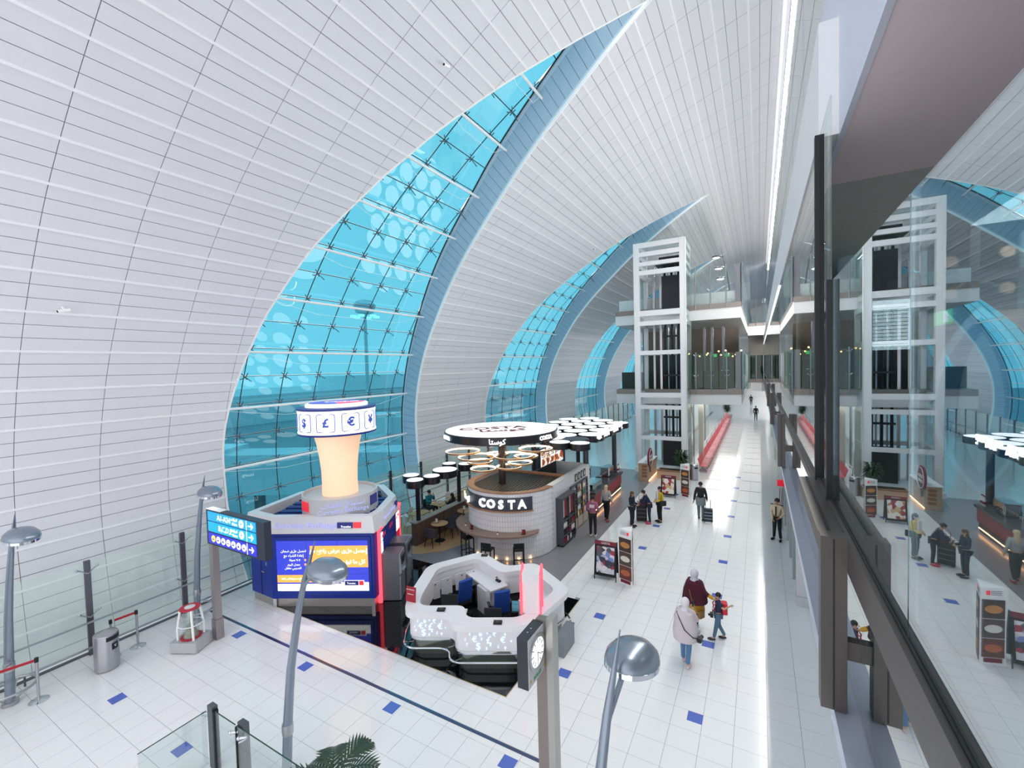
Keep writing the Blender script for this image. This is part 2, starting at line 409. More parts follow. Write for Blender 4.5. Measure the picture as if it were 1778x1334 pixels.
# ------------------------------------------------------------------ crescent windows
GS0, GSD = 13.84, 1.0465      # glass rows
GY0, GYD = 11.17-1.6*3, 1.6   # glass columns
for k in range(NSH-1):
    dy = PERIOD*k
    win = MB()                # gasket grid behind the panes, plus the frame along the jamb
    ss = np.linspace(14.2, S_END-.05, 50)
    g0 = [vault(s, fG(s)+dy-.02, OFF-.03) for s in ss]
    win.tube(g0, .028, 5)
    W = struct('window_%d' % (k+1), win, M_BLACK)
    rows = [GS0+GSD*i for i in range(0, 23)]
    for i in range(len(rows)-1):
        sa, sb = rows[i], min(rows[i+1], S_END)
        if sb-sa < .2: continue
        for j in range(9):
            ya, yb = GY0+GYD*j, GY0+GYD*(j+1)
            m_ = .016
            ga, gb = fG(sa), fG(sb)
            if sa < 14.3: ga = 14.0
            q = [ya+m_, min(yb-m_, ga), min(yb-m_, gb), ya+m_]
            if q[0] >= q[1] and q[3] >= q[2]: continue
            q[1] = max(q[0], q[1]); q[2] = max(q[3], q[2])
            if max(q[1]-fE(sa), q[2]-fE(sb)) < -0.35: continue
            P = [vault(sa+m_, q[0]+dy, OFF), vault(sa+m_, q[1]+dy, OFF), vault(sb-m_, q[2]+dy, OFF), vault(sb-m_, q[3]+dy, OFF)]
            c = Vector(P[0])
            MB().add([Vector(v)-c for v in P], [(0, 1, 2, 3)]).build('pane', M_TEAL, W, loc=c)
    # gaskets (black), tubes (white) and spider fittings
    grid = MB(); spid = MB()
    for i, s in enumerate(rows):
        if s > S_END-.1 or s < 14.5: continue
        y0, y1 = fE(s)-1.0+dy, fG(s)+dy
        p0, p1 = vault(s, y0, OFF-.01), vault(s, y1, OFF-.01)
        grid.cyl(p0, p1, .017, n=4)
        if i % 2 == 0:
            a, b = vault(s, fE(s)-.1+dy, OFF-.36), vault(s, fG(s)+dy+.12, OFF-.36)
            MB().cyl(a, b, .05, n=8).build('tube_beam', M_TRIM, W, smooth=True)
        for j in range(1, 9):
            y = GY0+GYD*j+dy
            if y0+.6 < y < y1:
                p = Vector(vault(s, y, OFF-.02))
                n_ = (Vector(vault(s, y, 0))-p).normalized()
                t = Vector((0, 1, 0)); b_ = n_.cross(t)
                if k < 2:
                    for sx in (-1, 1):
                        for sy in (-1, 1):
                            spid.cyl(p+n_*.10, p+t*.13*sx+b_*.13*sy, .018, n=5)
                    spid.cyl(p, p+n_*(.36 if i % 2 == 0 else .5), .018, n=5)
    for j in range(1, 9):
        y = GY0+GYD*j
        pts = [vault(s, y+dy, OFF-.01) for s in np.linspace(14.2, S_END-.1, 46) if fE(s)-1.0 < y < fG(s)]
        if len(pts) > 2: grid.tube(pts, .017, 4)
    grid.build('gasket', M_BLACK, W)
    if spid.v: spid.build('spider_fittings', M_DSTEEL, W, kind='stuff')
    # tension cables hung inside the big window
    if k < 2:
        cab = MB()
        for i, s in enumerate(rows):
            if i % 2 == 0 and 15 < s < S_END-1:
                ya, yb = fE(s)+dy, fG(s)+dy
                if yb-ya < 1: continue
                cab.tube([vault(s+.25*min(1, 4*u, 4*(1-u)), ya+(yb-ya)*u, OFF-.36-.45*min(1, 4*u, 4*(1-u))) for u in np.linspace(0, 1, 9)], .007, 4)
        cab.build('tension_cable', M_TRIM, W)
    # jamb: panels with the teal window light painted in, between the next shell's edge and the glass
    ls = [s for s in S_LINES if s >= S_TIP]
    def jamb(s, u):
        a = Vector(vault(s, fR(s)+dy, 0.0)); b = Vector(vault(s, fG(s)+dy, OFF)); return a+(b-a)*u
    for a in range(len(ls)-1):
        s0, s1 = ls[a]+.006, ls[a+1]-.006
        P = [jamb(s0, .13), jamb(s0, .86), jamb(s1, .86), jamb(s1, .13)]
        c = P[0].copy(); d = Vector((0, .02, 0))
        MB().add([v-c for v in P]+[v-c+d for v in P], PF).build('jamb_panel', M_REVEAL, W, loc=c)
    for u0, u1 in ((0.0, .13), (.86, 1.0)):
        t = MB()
        for s in ls: t.v += [jamb(s, u0), jamb(s, u1)]
        t.f = [(i*2, i*2+1, i*2+3, i*2+2) for i in range(len(ls)-1)]
        t.build('jamb_trim', M_REVEAL2, W)
    t = MB()
    for s in ls: t.v += [jamb(s, 0)+Vector((0, .03, 0)), jamb(s, 1)+Vector((0, .03, 0))]
    t.f = [(i*2, i*2+1, i*2+3, i*2+2) for i in range(len(ls)-1)]
    t.build('jamb_backing', M_DSTEEL, W)

# ------------------------------------------------------------------ floor
TX, TY = 0.565, 0.53
X_W, X_E, Y_S, Y_N = -15.3, 1.12, 1.0, 104.0
floor = struct('floor', MB().bb(X_W, 3.0, -3.0, Y_N, -.45, -.012), M_GROUT)
ox, oy = -1.02, 6.755
def zone(x, y):
    if -13.1 < x < -4.84 and 8.0 < y < 12.48: return 'black'
    if -15.3 < x < -5.84 and 12.48 < y < 30.5: return 'grey'
    return None
ftiles = []; restf = MB(); TILEM = {}
i0, i1 = math.floor((X_W-ox)/TX), math.ceil((X_E-ox)/TX)
for i in range(i0, i1):
    for j in range(math.floor((Y_S-oy)/TY), math.ceil((70-oy)/TY)):
        x0, x1, y0, y1 = ox+i*TX+.003, ox+(i+1)*TX-.003, oy+j*TY+.003, oy+(j+1)*TY-.003
        x0 = max(x0, X_W)
        cx, cy = (x0+x1)/2, (y0+y1)/2
        if cx > X_E: continue
        parts = [(x0, x1, y0, y1)]
        z = zone(cx, cy)
        if z:
            ok = False
            for (ax, ay) in ((x0, y0), (x1, y0), (x0, y1), (x1, y1)):
                if zone(ax, ay) is None: ok = True
            if not ok: continue
        if y0 < 12.48 and y1 > 8.0 and x0 < -4.84 and x1 > -13.1:      # trim against the black granite
            if y0 < 8.0:
                if x1 > -4.84 > x0: restf.add([(-4.835, 7.995, 0), (x1, 7.995, 0), (x1, y1, 0), (-4.835, y1, 0)], [(0, 1, 2, 3)])
                y1 = 7.995
            elif x1 > -4.84: x0 = -4.835
            elif y1 > 12.48: y0 = 12.485
            elif x0 < -13.1: x1 = -13.105
        if y0 > 12.3 and x0 < -5.84 < x1: x0 = -5.8
        if x1-x0 < .03 or y1-y0 < .03: continue
        w = in_view(((x0+x1)/2, (y0+y1)/2, 0), 20)
        ftiles.append(((w[2] if w else 1e6), x0, x1, y0, y1, i, j))
ftiles.sort()
for n, (w, x0, x1, y0, y1, i, j) in enumerate(ftiles):
    key = (round(x1-x0, 3), round(y1-y0, 3))
    if n < 299:
        if key not in TILEM: TILEM[key] = MB().box((0, 0, -.006), (key[0], key[1], .012)).mesh('floor_tile', M_TILE)
        link('floor_tile', TILEM[key], floor, ((x0+x1)/2, (y0+y1)/2, 0))
    else: restf.add([(x0, y0, 0), (x1, y0, 0), (x1, y1, 0), (x0, y1, 0)], [(0, 1, 2, 3)])
restf.add([(X_W, 70, -.001), (3, 70, -.001), (3, Y_N, -.001), (X_W, Y_N, -.001)], [(0, 1, 2, 3)])
restf.add([(X_E, -3, -.001), (3, -3, -.001), (3, 70, -.001), (X_E, 70, -.001)], [(0, 1, 2, 3)])
restf.build('floor_tiles', M_TILE, floor, kind='stuff')
mk = MB().box((0, 0, .001), (.285, .27, .004)).mesh('marker_tile', M_MARK)
for a in range(6):
    for b in range(-1, 10):
        x, y = ox-.14-2.845*a, 6.62+2.645*b
        if zone(x, y) or x < -13: continue
        if a > 1 and y > 12: continue
        link('marker_tile', mk, floor, (x, y, 0))
# black granite under the exchange kiosks
gt = MB().box((0, 0, -.0065), (.584, .554, .011)).mesh('granite_tile', M_BLKTILE)
for i in range(14):
    for j in range(8): link('granite_tile', gt, floor, (-13.1+(i+.5)*.59, 8.0+(j+.5)*.56, 0))
trm = MB().bb(-13.12, -4.82, 7.985, 8.003, -.01, .003).bb(-4.845, -4.825, 8.0, 12.48, -.01, .003).build('brass_strip', mat('brass', '#d8c48a', .3, .8), floor)
# cafe floors
MB().bb(-15.3, -5.845, 12.484, 30.5, -.011, -.001).build('cafe_floor', M_GREYFL, floor)
poly = [(-12.9, 12.6), (-11.6, 12.9), (-10.9, 13.6), (-10.5, 14.6), (-10.3, 16), (-10.3, 22), (-15.2, 22), (-15.2, 12.6)]
MB().prism(poly, -.003, .002).build('wood_floor', M_WOODFL, floor)
# metal movement joint
MB().bb(-14.6, 1.1, 6.885, 6.955, -.004, .004).build('movement_joint', mat('joint_metal', '#5d6a86', .25, .8), floor)
MB().bb(-14.6, 1.1, 6.955, 6.965, -.004, .005).build('movement_joint_edge', M_CHROME, floor)
# dark strips set into the aisle
stp = MB().box((0, 0, .001), (1.0, .07, .004)).mesh('floor_strip', mat('brown_strip', '#7a6a62', .3))
for b in range(14):
    y = 25.0+2.35*b
    link('floor_strip', stp, floor, (-2.45, y+2, 0)); link('floor_strip', stp, floor, (-.45, y, 0))

# ------------------------------------------------------------------ outside
apr = struct('ground_outside', MB().bb(-260, -17.6, -120, 260, -7, -6.5), mat('apron', '#8f9aa0', .9, var=.15, scale=.08))
t = thing('jet_bridge', 'long boarding bridge standing outside the nearest crescent window', 'jet bridge', (-30, 22, -6.5))
MB().box((0, 0, 6.2), (14, 3, 3), rz=.5).build('tunnel', mat('bridge_pale', '#cfd8dc', .5), t)
MB().box((-7.5, -4, 6.2), (4, 4.5, 3.6), rz=.5).build('cab', mat('bridge_pale2', '#e4ebee', .5), t)
for x, y in ((-4, -2), (4, 2.2)): MB().cyl((x, y, 0), (x, y, 5), .4).build('support', M_DSTEEL, t)
t = thing('jet_bridge', 'boarding bridge farther back, outside the second crescent window', 'jet bridge', (-34, 46, -6.5))
MB().box((0, 0, 6.2), (18, 3, 3), rz=.3).build('tunnel', MATS['bridge_pale'], t)
MB().box((-10, -3, 6.2), (4, 4.5, 3.6), rz=.3).build('cab', MATS['bridge_pale2'], t)
for x, y in ((-5, -1.4), (4, 1.2)): MB().cyl((x, y, 0), (x, y, 5), .4).build('support', M_DSTEEL, t)
t = thing('light_mast', 'tall floodlight mast rising above the apron behind the glass', 'light mast', (-62, 57, -6.5))
MB().cyl((0, 0, 0), (0, 0, 24), .4, .25).build('pole', MATS['bridge_pale'], t)
MB().lathe([(.6, 24), (1.6, 24.3), (2.0, 25.6), (1.4, 26.4), (.4, 26.6)], n=12).build('crown', MATS['bridge_pale'], t)
for a in range(6):
    MB().box((2.0*math.cos(a*PI/3), 2.0*math.sin(a*PI/3), 23.6), (.8, .8, .4)).build('floodlight', mat('flood', '#ffffff', .3, emit=1.5), t)
t = thing('terminal_building', 'low pale terminal building far across the apron', 'building', (-150, 120, -6.5))
MB().box((0, 0, 4), (60, 160, 8)).build('block', MATS['bridge_pale'], t)
MB().box((24, 10, 10), (14, 60, 5)).build('roof_block', MATS['bridge_pale2'], t)
# ------------------------------------------------------------------ glass side of the lounge (right of the camera)
GX = 0.40
ZR0, ZR1 = 6.03, 6.21            # bottom rail
W9 = struct('window_9', MB().bb(GX, GX+.14, -2.5, 4.3, ZR0, ZR1), M_BRONZE)
for y0, y1 in ((-2.5, 1.885), (1.9, 3.6)):
    MB().bb(GX+.03, GX+.042, y0, y1, ZR1-.02, 7.68).build('pane', M_MIRROR, W9)
MB().bb(GX+.02, GX+.028, -2.5, 4.25, ZR1-.01, ZR1+.008).build('gasket', M_BLACK, W9)
MB().bb(GX-.005, GX+.055, 3.60, 3.66, 6.2, 7.68).build('mullion', M_BLACK, W9)
MB().bb(GX-.01, GX+.05, 4.24, 4.30, 6.1, 8.90).build('mullion', M_BLACK, W9)
MB().bb(GX+.02, GX+.03, 3.66, 4.24, 6.2, 8.9).build('pane', M_CLEAR, W9)
MB().bb(.284, GX+.02, 2.85, 4.32, 6.10, 6.19).build('ledge', M_BRONZE, W9)
MB().bb(.330, .345, 2.85, 4.32, 6.19, 6.196).build('ledge_groove', M_BLACK, W9)
# lower reflecting panes below the rail and along the hall
for k, (y0, y1) in enumerate([(-2.5, .4), (.42, 3.4), (3.42, 6.4)]+[(6.42+3*i, 9.4+3*i) for i in range(10)]):
    MB().bb(.455, .465, y0, y1, 5.26, 6.05).build('lower_pane', M_FARGL, W9)
MB().bb(.345, .46, -2.5, 60, 5.16, 5.26).build('slab_edge', mat('pale_blue_metal', '#c3cbe0', .3, .3), W9)
# far glass wall beyond the black mullion
for i in range(14):
    y0 = 4.3+2.6*i
    MB().bb(GX+.03, GX+.042, y0+.006, y0+2.594, 6.12, 8.9).build('far_pane', M_FARGL, W9)
MB().bb(GX+.0, GX+.1, 4.3, 60, 6.05, 6.12).build('far_rail', M_BRONZE, W9)
# bronze fins hanging below the rail
fin = MB().bb(.284, GX, 0, .10, 5.27, 6.21)
fin_me = fin.mesh('bronze_fin', M_BRONZE)
gr = MB().bb(.338, .345, -.003, .0, 5.28, 6.2).mesh('groove', M_BLACK)
br_me = MB().bb(GX, .46, .02, .08, 5.55, 5.65).mesh('bracket', M_BRONZE)
for y, lb in ((2.83, 'large bronze post under the near glass, closest to the camera'), (9.1, 'second bronze post along the glass wall'), (15.2, 'third bronze post along the glass wall'), (21.3, 'farthest bronze post along the glass wall')):
    t = thing('bronze_post', lb, 'post', (0, y, 0), group='bronze posts on the glass wall')
    link('post_body', fin_me, t); link('groove', gr, t); link('bracket', br_me, t)
# soffit of the lounge roof, its fascia and the white beam along the hall
trim_1 = struct('trim_1', MB().bb(.59, 6.0, -3.0, 5.48, 8.89, 9.0), mat('mauve_soffit', '#f6e4ec', .6, var=.02))
MB().bb(.55, .59, -3.0, 5.48, 8.88, 10.5).build('fascia', mat('pale_fascia', '#dfe3f2', .5, var=.01), trim_1)
MB().bb(.75, .80, -3.0, 4.4, 10.5, 18.3).build('upper_fascia', M_WHITE, trim_1)
MB().bb(.42, .62, 4.3, 62, 8.90, 9.78).build('beam', M_WHITE, trim_1)
MB().bb(.405, .42, 12, 60, 8.885, 8.9).build('light_line', mat('light_line', '#ffffff', .4, emit=2.0), trim_1)
struct('wall_far', MB().bb(.95, 1.05, 61, 103, 5, 19.5), M_PANEL)  # added panel, hides the bright sky past the end of the upper panes
struct('trim_2', MB().bb(.62, .9, 4.3, 62, 9.72, 9.78), M_WHITE)
W8 = struct('window_8', MB().bb(.86, .92, 4.3, 62, 18.3, 18.6), M_WHITE)
for i in range(16):
    y0 = 4.4+3.5*i
    MB().bb(.85, .86, y0+.015, y0+3.485, 9.78, 18.6).build('pane', M_FARGL, W8)
# ground-level pale wall below the lounge
wall_right = struct('wall_right', MB().bb(1.2, 1.3, 1.0, 62, 0, 5.16), mat('white_lacquer', '#f4f4f6', .06, var=.01, coat=.6))
MB().bb(.92, 1.2, 1.0, 62, 2.02, 2.12).build('canopy', MATS['pale_blue_metal'], wall_right)
for i in range(4):
    MB().bb(.92, 1.2, 14.95+11*i, 15.2+11*i, 0, 2.02).build('pier', mat('pale_grey_clad', '#d5d5d6', .4), wall_right)
    MB().bb(.915, 1.2, 14.94+11*i, 15.21+11*i, .30, .305).build('pier_joint', M_DSTEEL, wall_right)
    MB().bb(.98, .99, 15.2+11*i, 25.9+11*i, 0.05, 2.02).build('screen_pane', M_CLEAR, wall_right)
for p in (16.8, 18.6, 20.4, 22.2, 24.0): MB().bb(.93, 1.0, p, p+.12, 0, 2.02).build('screen_post', M_STEEL, wall_right)
# lounge interior behind the reflecting panes
struct('wall_lounge', MB().bb(4.6, 4.7, -3, 16, 5.3, 9).bb(.6, 4.7, 15.9, 16, 5.3, 8.9), mat('lounge_wall', '#54605f', .7))
struct('floor_lounge', MB().bb(.47, 4.7, -3, 60, 5.1, 5.3), mat('lounge_floor', '#a8a4a2', .3))
struct('ceiling_lounge', MB().bb(.62, 4.7, 5.5, 60, 8.9, 9.0), mat('lounge_ceiling', '#c9c9c6', .7))
t = thing('round_column', 'pale blue round column behind the glass, near the soffit edge', 'column', (1.45, 9.6, 5.3))
MB().cyl((0, 0, 0), (0, 0, 3.6), .24, n=20).build('shaft', mat('pale_blue_column', '#cfe3ee', .4), t, True)
MB().lathe([(.3, 0), (.3, .06), (.25, .1)], n=20).build('base', M_STEEL, t, True)
t = thing('round_column', 'pale round column behind the glass, beside the green exit sign', 'column', (3.2, 8.4, 5.3))
MB().cyl((0, 0, 0), (0, 0, 3.6), .2, n=20).build('shaft', MATS['pale_blue_column'], t, True)
MB().lathe([(.26, 0), (.26, .06), (.21, .1)], n=20).build('base', M_STEEL, t, True)
t = thing('spotlight_cluster', 'dark four-armed ceiling spotlight behind the glass', 'light fixture', (2.5, 8.2, 8.2))
MB().bb(-.05, .05, -.05, .05, -2.9, .7).build('stem', mat('dark_paint', '#3a3e44', .5), t)
MB().bb(-.9, 1.6, -.03, .03, -.06, .06).build('arm', MATS['dark_paint'], t)
for dx, dz in ((-.28, .2), (.25, .26), (-.28, -.22), (.25, -.2)):
    l = MB().cyl((dx*.3, 0, dz*.3), (dx, -.12, dz), .03, n=8).cyl((dx, -.02, dz), (dx, -.2, dz), .06, .085, n=14).build('spotlight', MATS['dark_paint'], t, True)
    MB().cyl((dx, -.2, dz), (dx, -.206, dz), .07, n=14).build('lens', mat('warm_lens', '#c9a38c', .3), l)
t = thing('exit_sign', 'small green exit sign hanging behind the glass', 'sign', (2.35, 8.75, 7.72))
MB().box((0, 0, 0), (.04, .62, .2)).build('box', mat('exit_green', '#11c05a', .4, emit=1.2), t)
o = MB().box((-.022, -.2, 0), (.006, .16, .16)).build('pictogram', mat('exit_white', '#ffffff', .4, emit=1.2), t)
MB().cyl((0, 0, .1), (0, 0, 1.1), .01, n=6).build('rod', M_DSTEEL, t)
t = thing('leaf_sculpture', 'tall pointed blue leaf-shaped panel with a tan top, behind the glass', 'sculpture', (2.36, 7.5, 5.3), PI/2)
def leaf(w, h, z0, x, n=14):
    pts = [(w*math.sin(PI*i/n)**.8, z0+h*i/n) for i in range(n+1)]
    out = [(-y, z) for y, z in pts]+[(y, z) for y, z in reversed(pts)][1:-1]
    return MB().add([(x, y, z) for y, z in out]+[(x+.05, y, z) for y, z in out],
                    [tuple(range(len(out))), tuple(range(2*len(out)-1, len(out)-1, -1))]+[(i, (i+1) % len(out), (i+1) % len(out)+len(out), i+len(out)) for i in range(len(out))])
leaf(.46, 2.3, .15, 0).build('outer_leaf', mat('leaf_pale', '#c4e6fb', .4), t)
leaf(.39, 2.1, .22, -.02).build('middle_leaf', mat('leaf_dark', '#1180b4', .4), t)
leaf(.2, 1.75, .4, -.04).build('inner_leaf', mat('leaf_mid', '#a8d6f4', .4), t)
MB().box((.22, -.55, 1.8), (.2, .8, 1.2)).build('tan_panel', mat('tan_panel', '#a98a78', .6), t)

t = thing('flight_screen', 'bright white flight information screen hanging behind the glass', 'screen', (2.05, 10.4, 7.75))
MB().box((0, 0, 0), (.66, .06, .96)).build('case', MATS['dark_paint'], t)
MB().box((0, -.035, 0), (.60, .012, .90)).build('display', mat('flight_display', '#f4fbff', .4, emit=1.6), t)
for i in range(12): MB().box((.02, -.045, .38-.066*i), (.5, .006, .012)).build('text_line', mat('flight_text', '#8fb7c4', .5), t)
MB().box((-.27, -.045, 0), (.03, .006, .86)).build('side_bar', mat('flight_red', '#d85a66', .5, emit=.5), t)
for x in (-.2, .2): MB().cyl((x, 0, .48), (x, 0, 1.13), .012, n=6).build('rod', M_DSTEEL, t)

# ------------------------------------------------------------------ lift tower
t = thing('lift_tower', 'tall white framed glass lift tower at the middle of the hall', 'lift', (-7.2, 29.7, 0))
TWX, TWY, TWH = 3.18, 2.9, 15.1
for x in (0.15, TWX-.15):
    for y in (.15, TWY-.15):
        MB().box((x, y, TWH/2), (.36 if y < 1 else .26, .3, TWH)).build('corner_post', M_WHITE, t)
zb = [(14.78, 15.11), (14.21, 14.5), (13.6, 13.85), (13.0, 13.3), (10.32, 10.68), (9.7, 9.98), (7.78, 8.05), (4.98, 5.28), (4.2, 4.45), (2.18, 2.42)]
for z0, z1 in zb:
    for y in (.13, TWY-.13): MB().bb(.3, TWX-.3, y-.1, y+.1, z0, z1).build('crossbar', M_WHITE, t)
    for x in (.13, TWX-.13): MB().bb(x-.1, x+.1, .3, TWY-.3, z0, z1).build('crossbar', M_WHITE, t)
MB().bb(.0, TWX, 0, TWY, 15.1, 15.2).build('roof', M_CLEAR, t)
for x in (-.02, TWX+.01): MB().bb(x, x+.012, -.05, TWY, .3, 15.1).build('side_glass', M_CLEAR, t)
M_DARK = mat('lift_dark', '#23262c', .45, .3)
MB().bb(1.55, 2.72, 1.2, 2.6, 10.72, 13.0).build('lift_car', M_DARK, t)
MB().bb(1.4, 2.75, 1.1, 2.6, 14.1, 14.25).build('machine_deck', M_DARK, t)
MB().bb(1.1, 2.75, 1.1, 2.6, 13.8, 13.95).build('machine_beam', M_DARK, t)
for i, x in enumerate((1.55, 1.75, 2.0, 2.25, 2.45, 2.66)):
    MB().cyl((x, 2.3, .3), (x, 2.3, 13.9), .05 if i % 2 else .08, n=8).build('guide_rail', M_DARK if i % 2 == 0 else M_STEEL, t)
for x in (.75, 1.2): MB().bb(x, x+.14, 2.2, 2.4, .3, 13.9).build('guide_column', M_STEEL, t)
for z in (1.5, 3.4, 6.3, 9.0): MB().bb(1.4, 2.75, 2.15, 2.4, z, z+.12).build('guide_bracket', M_DARK, t)
MB().bb(1.5, 2.72, 1.2, 2.6, 0.3, 2.1).build('pit_frame', M_DARK, t)
MB().bb(-.1, TWX+.1, -.1, TWY, 0, .3).build('plinth', M_WHITE, t)

# ------------------------------------------------------------------ upper floors and bridges
M_FASC = mat('brown_fascia', '#8f8681', .4, .3)
M_SOFF = mat('white_soffit', '#e9e9ea', .5)
M_DGREEN = mat('dark_green_glazing', '#12211b', .35, var=.3, scale=1.2)
def level(name, z, gl_):
    s = struct(name, MB().bb(-9, -.95, 31.5, 60, z-.32, z), M_FASC)
    MB().bb(-9, -.98, 31.55, 60, z-1.0, z-.32).build('edge_box', M_SOFF, s)
    MB().bb(-.95, 3, 50, 60, z-.32, z).build('bridge_edge', M_FASC, s)
    MB().bb(-.95, 3, 50.05, 60, z-1.2, z-.32).build('bridge_box', M_SOFF, s)
    for i in range(4):
        x = -4.1+.92*i
        MB().bb(x, x+.88, 31.56, 31.575, z+.05, z+2.35).build('rail_pane', gl_, s)
        MB().cyl((x+.45, 31.5, z-.3), (x+.45, 31.5, z+2.45), .045, n=8).build('rail_post', M_STEEL, s)
        for dz in (.9, 2.25):
            for d in (-1, 1): MB().cyl((x+.45, 31.5, z+dz-.1), (x+.45+.16*d, 31.53, z+dz+.06), .018, n=5).build('glass_clamp', M_STEEL, s)
    for i in range(9):
        y = 31.6+2.0*i
        MB().bb(-1.0, -.99, y, y+1.95, z+.05, z+2.35).build('rail_pane', gl_, s)
        MB().cyl((-.96, y, z-.3), (-.96, y, z+2.4), .04, n=8).build('rail_post', M_STEEL, s)
    MB().bb(-1.3, -1.0, 31.5, 31.62, z, z+2.4).build('end_fin', M_DSTEEL, s)
    for i in range(3):
        x = -.9+.65*i
        MB().bb(x, x+.6, 50.0, 50.02, z+.05, z+2.35).build('rail_pane', gl_, s)
        MB().cyl((x, 49.98, z-.2), (x, 49.98, z+2.4), .04, n=6).build('rail_post', M_STEEL, s)
    return s
L1 = level('floor_upper_1', 5.41, M_GRGL)
L2 = level('floor_upper_2', 10.97, M_CLEAR)
MB().bb(-9, -1.2, 32.6, 32.7, 10.97, 11.85).build('parapet', M_SOFF, L2)
# dark glazing of the first upper floor with a lit ceiling strip
MB().bb(-9, -1.4, 40, 40.1, 5.41, 7.9).build('glazing', M_DGREEN, L1)
MB().bb(-.9, 3, 52, 52.1, 5.3, 7.8).build('glazing', M_DGREEN, L1)
MB().bb(-9, -1.4, 40, 40.1, 7.9, 10).build('shop_front', mat('shop_brown', '#7d7168', .6, var=.3, scale=1.5), L1)
MB().bb(-.95, 3, 52, 52.1, 7.8, 9.8).build('shop_front', mat('shop_beige', '#b0a69c', .6, var=.2, scale=1.5), L1)
struct('wall_end', MB().bb(-17, 9, 103, 103.2, 0, 20), mat('end_wall', '#e8e6e2', .6))  # added across the far end to keep out the glare of the sky
MB().bb(-9, -1.4, 33, 33.02, 5.41, 6.6).build('parapet', mat('grey_green', '#2e3733', .6), L1)
for x in (-3.4, -2.9, -2.2): MB().bb(x, x+.16, 33.5, 33.7, 5.41, 9.6).build('pier', M_DSTEEL, L1)
WARM = mat('warm_lamp', '#ffd39a', .4, emit=6.0, ecol='#ffc27a')
for i in range(14):
    MB().ell((-4+.22*i, 36+random.random()*3, 7.6+random.random()*.5), (.06, .06, .06), 8, 5).build('warm_lamp', WARM, L1)
for x in (-3.0, -2.2):
    e_ = MB().bb(x, x+.42, 34, 34.05, 7.55, 7.75).build('exit_plate', MATS['exit_green'], L1)
MB().bb(-2.35, -1.85, 34.5, 34.6, 5.6, 6.6).build('lit_poster', mat('poster_white', '#e8eefc', .4, emit=.8), L1)
for x in (-7.5, -3.75):
    MB().bb(x, x+.3, 33.5, 33.8, 0, 4.4).build('ground_column', mat('cream_column', '#dcd6c6', .5), L1)
for i in range(4):
    y = 32+4*i
    MB().bb(-4.4, -4.38, y, y+3.9, 0.05, 4.3).build('screen_pane', M_RAILGL, L1)
    MB().bb(-4.42, -4.3, y-.1, y, 0, 4.3).build('screen_post', M_STEEL, L1)
t = thing('triple_lamp', 'slim curved lamp post with three lit heads on the top floor', 'lamp', (-1.6, 33, 10.97))
MB().tube([(0, 0, 0), (-.08, 0, 1.0), (-.25, 0, 2.3), (-.6, 0, 3.9)], [.05, .045, .035, .012], 8).build('pole', M_DSTEEL, t, True)
for z, x in ((3.3, -.42), (2.55, -.28), (1.85, -.18)):
    hd = MB().ell((x-.45, 0, z), (.28, .22, .1), 12, 6).cyl((x, 0, z-.05), (x-.25, 0, z), .025, n=6).build('lamp_head', M_DSTEEL, t, True)
    MB().ell((x-.45, 0, z-.05), (.23, .18, .07), 12, 6).build('lens', mat('white_lamp', '#ffffff', .4, emit=8.0), hd, True)
# ------------------------------------------------------------------ helpers for things built in place
def wb(mb, name, m, T, smooth=False, **kw):
    """build a part given in world coordinates under a thing that is not rotated"""
    L = T.location
    mb.v = [(x-L[0], y-L[1], z-L[2]) for x, y, z in mb.v]
    return mb.build(name, m, T, smooth, **kw)
def wtext(s, m, T, loc, size, rz=0.0, tilt=PI/2, **kw):
    L = T.location
    return text(s, m, T, (loc[0]-L[0], loc[1]-L[1], loc[2]-L[2]), size, rz, tilt, **kw)
def chaikin(P, n=2):
    for _ in range(n):
        Q = []
        for i in range(len(P)):
            a, b = P[i], P[(i+1) % len(P)]
            Q += [(a[0]*.75+b[0]*.25, a[1]*.75+b[1]*.25), (a[0]*.25+b[0]*.75, a[1]*.25+b[1]*.75)]
        P = Q
    return P
def inset(P, d):
    """offset a counter-clockwise polygon inwards"""
    out = []; n = len(P)
    for i in range(n):
        a, b, c = Vector(P[i-1]), Vector(P[i]), Vector(P[(i+1) % n])
        e0 = (b-a).normalized(); e1 = (c-b).normalized()
        n0 = Vector((-e0.y, e0.x)); n1 = Vector((-e1.y, e1.x))
        m = (n0+n1); k = max(.35, (1+n0.dot(n1)))
        out.append(tuple(b+m*d/k))
    return out
def ring(mb, P, Q, z0, z1):
    """closed wall between outline P and inner outline Q"""
    n = len(P)
    vs = [(x, y, z0) for x, y in P]+[(x, y, z1) for x, y in P]+[(x, y, z0) for x, y in Q]+[(x, y, z1) for x, y in Q]
    fs = []
    for i in range(n):
        j = (i+1) % n
        fs += [(i, j, n+j, n+i), (2*n+j, 2*n+i, 3*n+i, 3*n+j), (n+i, n+j, 3*n+j, 3*n+i), (2*n+i, 2*n+j, j, i)]
    return mb.add(vs, fs)

